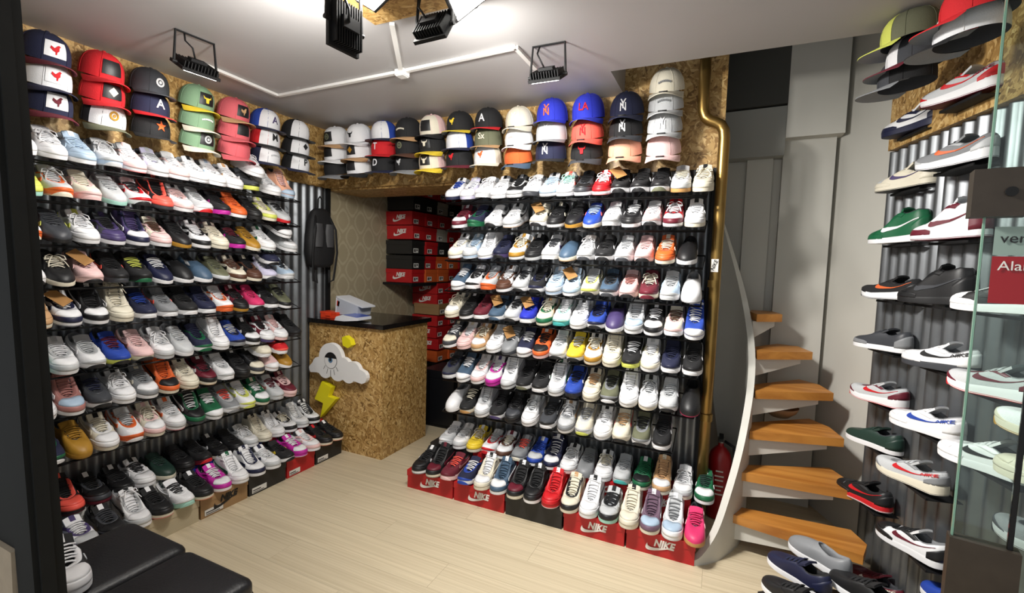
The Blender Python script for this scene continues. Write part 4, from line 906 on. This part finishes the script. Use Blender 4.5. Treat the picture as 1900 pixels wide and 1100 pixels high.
# ------------------------------------------------------------------ goods on the right wall
RG = 'sneakers on the right wall'
ryaw = math.radians(32)
RS = [(1640, 262, 2.87, 'cWNWNNWN', 'white sneaker with navy line and blue heel, topmost far one on right wall', 0), (1712, 212, 2.50, 'rGRGWURR', 'grey running shoe with red tick and burgundy outsole, topmost on right wall', .0),
      (1628, 362, 2.87, 'cOOGOKOV', 'cream sneaker with purple tick on the right wall', 0), (1702, 326, 2.50, 'rMGGWKKA', 'grey air-sole running shoe with orange-red tick on the right wall', 0),
      (1615, 455, 2.87, 'hEEEWWEW', 'green high-top sneaker with big white tick on the right wall', 0), (1694, 450, 2.50, 'hWUWWUWU', 'white high-top sneaker with burgundy tick and collar on the right wall', 0),
      (1603, 553, 2.87, 'rKKKWKKA', 'black running shoe with orange tick and orange sole tip on the right wall', 0), (1670, 560, 2.55, 'hKKKKKKD', 'all-black high-top sneaker on the right wall', 0), (1768, 574, 2.13, 'cKWWWWKK', 'black and white sneaker partly behind the glass door', 0),
      (1588, 640, 2.87, 'mDMMWWD.', 'charcoal flat sneaker with white price sticker on the right wall', 0), (1678, 672, 2.50, 'cWWWDDWK', 'white sneaker with black tick and dark sole on the right wall', 0), (1762, 716, 2.13, 'rGUGWRGU', 'grey and burgundy running shoe seen through the glass door', 0),
      (1582, 732, 2.87, 'rGUGWRGR', 'grey mesh running shoe with burgundy trim and red outsole on right wall', 0), (1655, 780, 2.50, 'cWWWWWWB', 'white sneaker with blue tick and yellow lining on the right wall', 0), (1745, 840, 2.13, 'cWWWWWWK', 'white sneaker with black tick by the door edge', 0),
      (1574, 808, 2.87, 'm888WW8.', 'dark green flat sneaker with white sole on the right wall', 0), (1630, 868, 2.50, 'rGMGODGR', 'grey running shoe with red heel tick on the right wall', 0),
      (1557, 903, 2.87, 'cKKKRWKR', 'black sneaker with red sole band on the right wall', 0), (1630, 985, 2.50, 'cWKKWWKU', 'black, white and burgundy sneaker low on the right wall', 0),
      (1574, 1062, 2.80, 'cUUUWWUW', 'burgundy sneaker with white tick near the bottom right', 0), (1712, 1093, 2.35, 'mBBWWWBB', 'blue and white flat sneaker at the lower edge by the door', 0),
      (1850, 790, 1.9, 'rWOWOJWW', 'white and cream running shoe behind the door glass', 0), (1848, 870, 1.9, 'cOOOOOOO', 'cream sneaker low behind the door glass', 0), (1846, 985, 1.9, 'rMDGGKKK', 'grey and black running shoe lowest behind the door glass', 0)]
for px, py, y, sp_, lb_, tl in RS:
    p = at(px, py, y); so = shoe(p, ryaw, .03, sp_, lb_, RG, 1.0)
    hc = {(1712, 212): 'U', (1678, 672): 'K', (1655, 780): 'B', (1630, 868): 'R', (1574, 1062): 'O'}.get((px, py))
    if hc: heel_text(so, sp_[0], hc)
    d = Vector((-math.sin(ryaw), math.cos(ryaw), 0)); c = p - d * .16; back = (Vector((c.x, c.y)) - RW0).dot(RWN)
    if p.z > .12:
        o = empty('shoe_shelf', (c.x, c.y, p.z - .012)); tag(o, 'small black shelf plate under the ' + ' '.join(lb_.split(',')[0].split()[:9]), 'shelf', 'shelf plates on the right wall')
        hw = .055; n3 = Vector((RWN.x, RWN.y, 0)); t3 = Vector((RWD.x, RWD.y, 0)); w0, w1 = -n3 * (back - .024), n3 * min(.03, .02)
        vs = [a + b_ for a in (w0, w1) for b_ in (t3 * hw * 2, -t3 * hw * 2)]
        MB().prism([(vs[0].x, vs[0].y), (vs[1].x, vs[1].y), (vs[3].x, vs[3].y), (vs[2].x, vs[2].y)], 0, .003).build('shelf_plate', BLACKM, o)
        lip = [w1 + t3 * hw * 2, w1 - t3 * hw * 2, w1 - t3 * hw * 2 - n3 * .004, w1 + t3 * hw * 2 - n3 * .004]
        MB().prism([(v.x, v.y) for v in lip], .003, .010).build('shelf_lip', BLACKM, o)
FS = [(1467, 1010, 2.44, 'sMGMWGD.', 'grey slip-on style sneaker lying by the lowest stair tread', 40), (1428, 1037, 2.34, 'mNNTWWN.', 'navy sneaker with cream toe patch by the stair foot', 42), (1417, 1083, 2.20, 'mKKKWWKK', 'black sneaker with white sole at the lower edge by the stairs', 44), (1542, 1072, 2.24, 'mKKKWWK.', 'plain black sneaker at the lower edge left of the burgundy one', 38)]
for px, py, y, sp_, lb_, a in FS:
    p = at(px, py, y); shoe(p, math.radians(a), .03, sp_, lb_, 'sneakers on the floor by the stairs', 1.)
shoe_box((.385, 2.16, 0), math.radians(36), 'K', 'black shoe box on the floor under the sneakers by the stairs', 'shoe boxes by the stairs', w=.20, d=.30, h=.10, logo='')
shoe_box((.60, 2.30, 0), math.radians(8), 'K', 'black shoe box on the floor under the burgundy sneaker', 'shoe boxes by the stairs', w=.20, d=.34, h=.06, logo='')
# shoes by the left ottoman
shoe((-1.715, .675, .4535), math.radians(-101), .02, 'cKWWWWWW', 'dark sneaker with wide white laces at the left edge on the ottoman', 'sneakers by the ottoman', 1.)
# right wall caps
for px, py, y, yw, sp_, lb_ in ((1690, 78, 2.33, 62, 'f2LL.Ax', 'olive green flat-brim cap with orange mark on the right wall'), (1700, 120, 2.36, 64, 'fDWU.Wx', 'white-backed flat-brim cap with maroon brim on the right wall'), (1682, 158, 2.42, 66, 'fKDM.Wx', 'dark cap with wide grey flat brim on the right wall'), (1815, 30, 2.0, 60, 'fRRR.Wx', 'red flat-brim cap in the upper right corner'), (1800, 72, 2.06, 60, 'fWWK.Wx', 'white cap below the red cap in the upper right corner')):
    cap(at(px, py, y), math.radians(yw), .05, sp_, lb_, 'caps on the right wall')

# ------------------------------------------------------------------ backpack on the left wall
BKP = pm('backpack_fabric', (18, 18, 20), .7, var=.2, scale=120, bump=.2); MSH = pm('mesh_pocket', (62, 62, 64), .6, var=.3, scale=200)
o = empty('backpack', (-2.915, 2.72, 1.42)); tag(o, 'black backpack with grey mesh pockets hanging on the steel sheets', 'backpack')
rows = []
for z, w_, d_ in ((0, .08, .035), (.03, .115, .05), (.12, .135, .055), (.25, .13, .052), (.36, .115, .045), (.43, .085, .032), (.46, .05, .02)):
    rows.append([(d_ * math.copysign(abs(math.cos(a)) ** .7, math.cos(a)), w_ * math.copysign(abs(math.sin(a)) ** .6, math.sin(a)), z) for a in [2 * math.pi * k / 24 for k in range(24)]])
MB().grid(rows, True, True).build('body', BKP, o, True)
for sy in (-1, 1):
    MB().grid([[(.045 + .022 * math.cos(a), sy * .055 + .045 * f * math.sin(a), z) for a in [math.pi * (k / 10 - .5) for k in range(11)]] for z, f in ((.16, .8), (.20, 1), (.28, 1.05), (.34, .8))]).build('mesh_pocket', MSH, o, True)
    MB().tube([(.03, sy * .07, .40), (.065, sy * .10, .30), (.06, sy * .12, .12), (.045, sy * .11, -.02), (.04, sy * .10, -.10), (.035, sy * .06, -.12), (.03, sy * .07, -.02)], .011, 6, .35).build('strap', BKP, o, True)
MB().tube([(0, -.02, .45), (0, -.018, .53), (0, .0, .555), (0, .018, .53), (0, .02, .45)], .006, 6).build('loop_handle', BKP, o, True)
# sticker on the OSB strip
o = empty('tick_sticker', (-.046, 2.7575, 1.52)); tag(o, 'small torn white sticker with black lettering on the brass pipe', 'sticker')
MB().box(-.018, .018, .0, .0018, -.035, .035).build('sticker_paper', LBL, o)
t = put('lettering', text_mesh('NIKE', .026, .0004, .2, .0006), INK, o); t.rotation_euler = (math.pi / 2, math.radians(-70), 0); t.location = (-.002, -.0012, 0)

# ------------------------------------------------------------------ glass door on the right
def glass():
    m = bpy.data.materials.new('door_glass'); m.use_nodes = True; N = m.node_tree.nodes; K = m.node_tree.links
    for n in list(N): N.remove(n)
    out = N.new('ShaderNodeOutputMaterial'); mx = N.new('ShaderNodeMixShader'); tr = N.new('ShaderNodeBsdfTransparent'); gl = N.new('ShaderNodeBsdfGlossy')
    tr.inputs[0].default_value = (.80, .88, .85, 1); gl.inputs['Roughness'].default_value = .03; fr = N.new('ShaderNodeFresnel'); fr.inputs[0].default_value = 1.45
    K.new(fr.outputs[0], mx.inputs[0]); K.new(tr.outputs[0], mx.inputs[1]); K.new(gl.outputs[0], mx.inputs[2]); K.new(mx.outputs[0], out.inputs[0]); return m
GL = glass(); BRZ = pm('bronze_metal', (70, 62, 54), .45, .6, .2, 25)
D0, D1 = Vector((.605, 1.61)), Vector((1.2, 1.50)); dd = (D1 - D0).normalized(); dn = Vector((dd.y, -dd.x))
dr = empty('glass_door', (D0.x, D0.y, 0)); tag(dr, 'open glass door with lock block and alarm sticker at the right edge', 'door')
def dbox(name, mat, s0, s1, t0, t1, z0, z1):
    q = [dd * s0 + dn * t0, dd * s1 + dn * t0, dd * s1 + dn * t1, dd * s0 + dn * t1]
    return MB().prism([tuple(v) for v in q], z0, z1).build(name, mat, dr)
dbox('glass_pane', GL, .004, .105, -.005, .005, .05, 2.3); dbox('glass_pane', GL, .116, .40, -.005, .005, .05, 2.3)
dbox('pane_edge', pm('glass_edge', (120, 160, 140), .15), -.001, .003, -.005, .005, .05, 2.3)
dbox('seal_strip', BLACKM, .106, .115, -.006, .006, .05, 2.3)
dbox('lock_block', BRZ, -.03, .075, -.028, .028, 1.655, 1.775)
t = MB().tube([(0, 0, 0), (.004, 0, 0)], .012, 12).build('lock_cylinder', BLACKM, dr, 'auto'); t.location = (dd.x * .04 + (-.030) * dn.x * (1 if dn.x > 0 else -1), dd.y * .04 + (-.030) * dn.y * (1 if dn.x > 0 else -1), 1.715); t.rotation_euler = (0, 0, math.atan2(dn.y, dn.x))
dbox('foot_plate', BRZ, -.006, .13, -.02, .02, .0, .80)
sgn = 1 if dn.dot(Vector((0, 0)) - D0) > 0 else -1       # side of the pane that faces the camera
def dtext(body, size, s, z, mat):
    t = put('sticker_lettering', text_mesh(body, size, .0005), mat, dr); p = dd * s + dn * sgn * .0085
    xa = Vector((dd.x, dd.y, 0)); na = Vector((dn.x * sgn, dn.y * sgn, 0)); xa = xa if Vector((0, 0, 1)).cross(na).dot(xa) > 0 else -xa
    t.matrix_local = Matrix.Translation((p.x, p.y, z)) @ Matrix(((xa.x, 0, na.x), (xa.y, 0, na.y), (0, 1, 0))).to_4x4()
dbox('sticker_red', pm('sticker_red', (150, 16, 26), .4), .022, .24, sgn * .0052, sgn * .0062, 1.435, 1.555)
dbox('sticker_pale', pm('sticker_pale', (140, 160, 150), .4), .022, .24, sgn * .0052, sgn * .0062, 1.558, 1.63)
dtext('verisure', .036, .092, 1.60, INK); dtext('Alarma', .034, .082, 1.53, pm('print_white', (226, 222, 216), .55))
o = MB().box(.66, .93, 1.36, 1.40, 0, .52).build('osb_panel', OSB); tag(o, 'low OSB panel standing behind the glass door, lower right corner', 'panel')
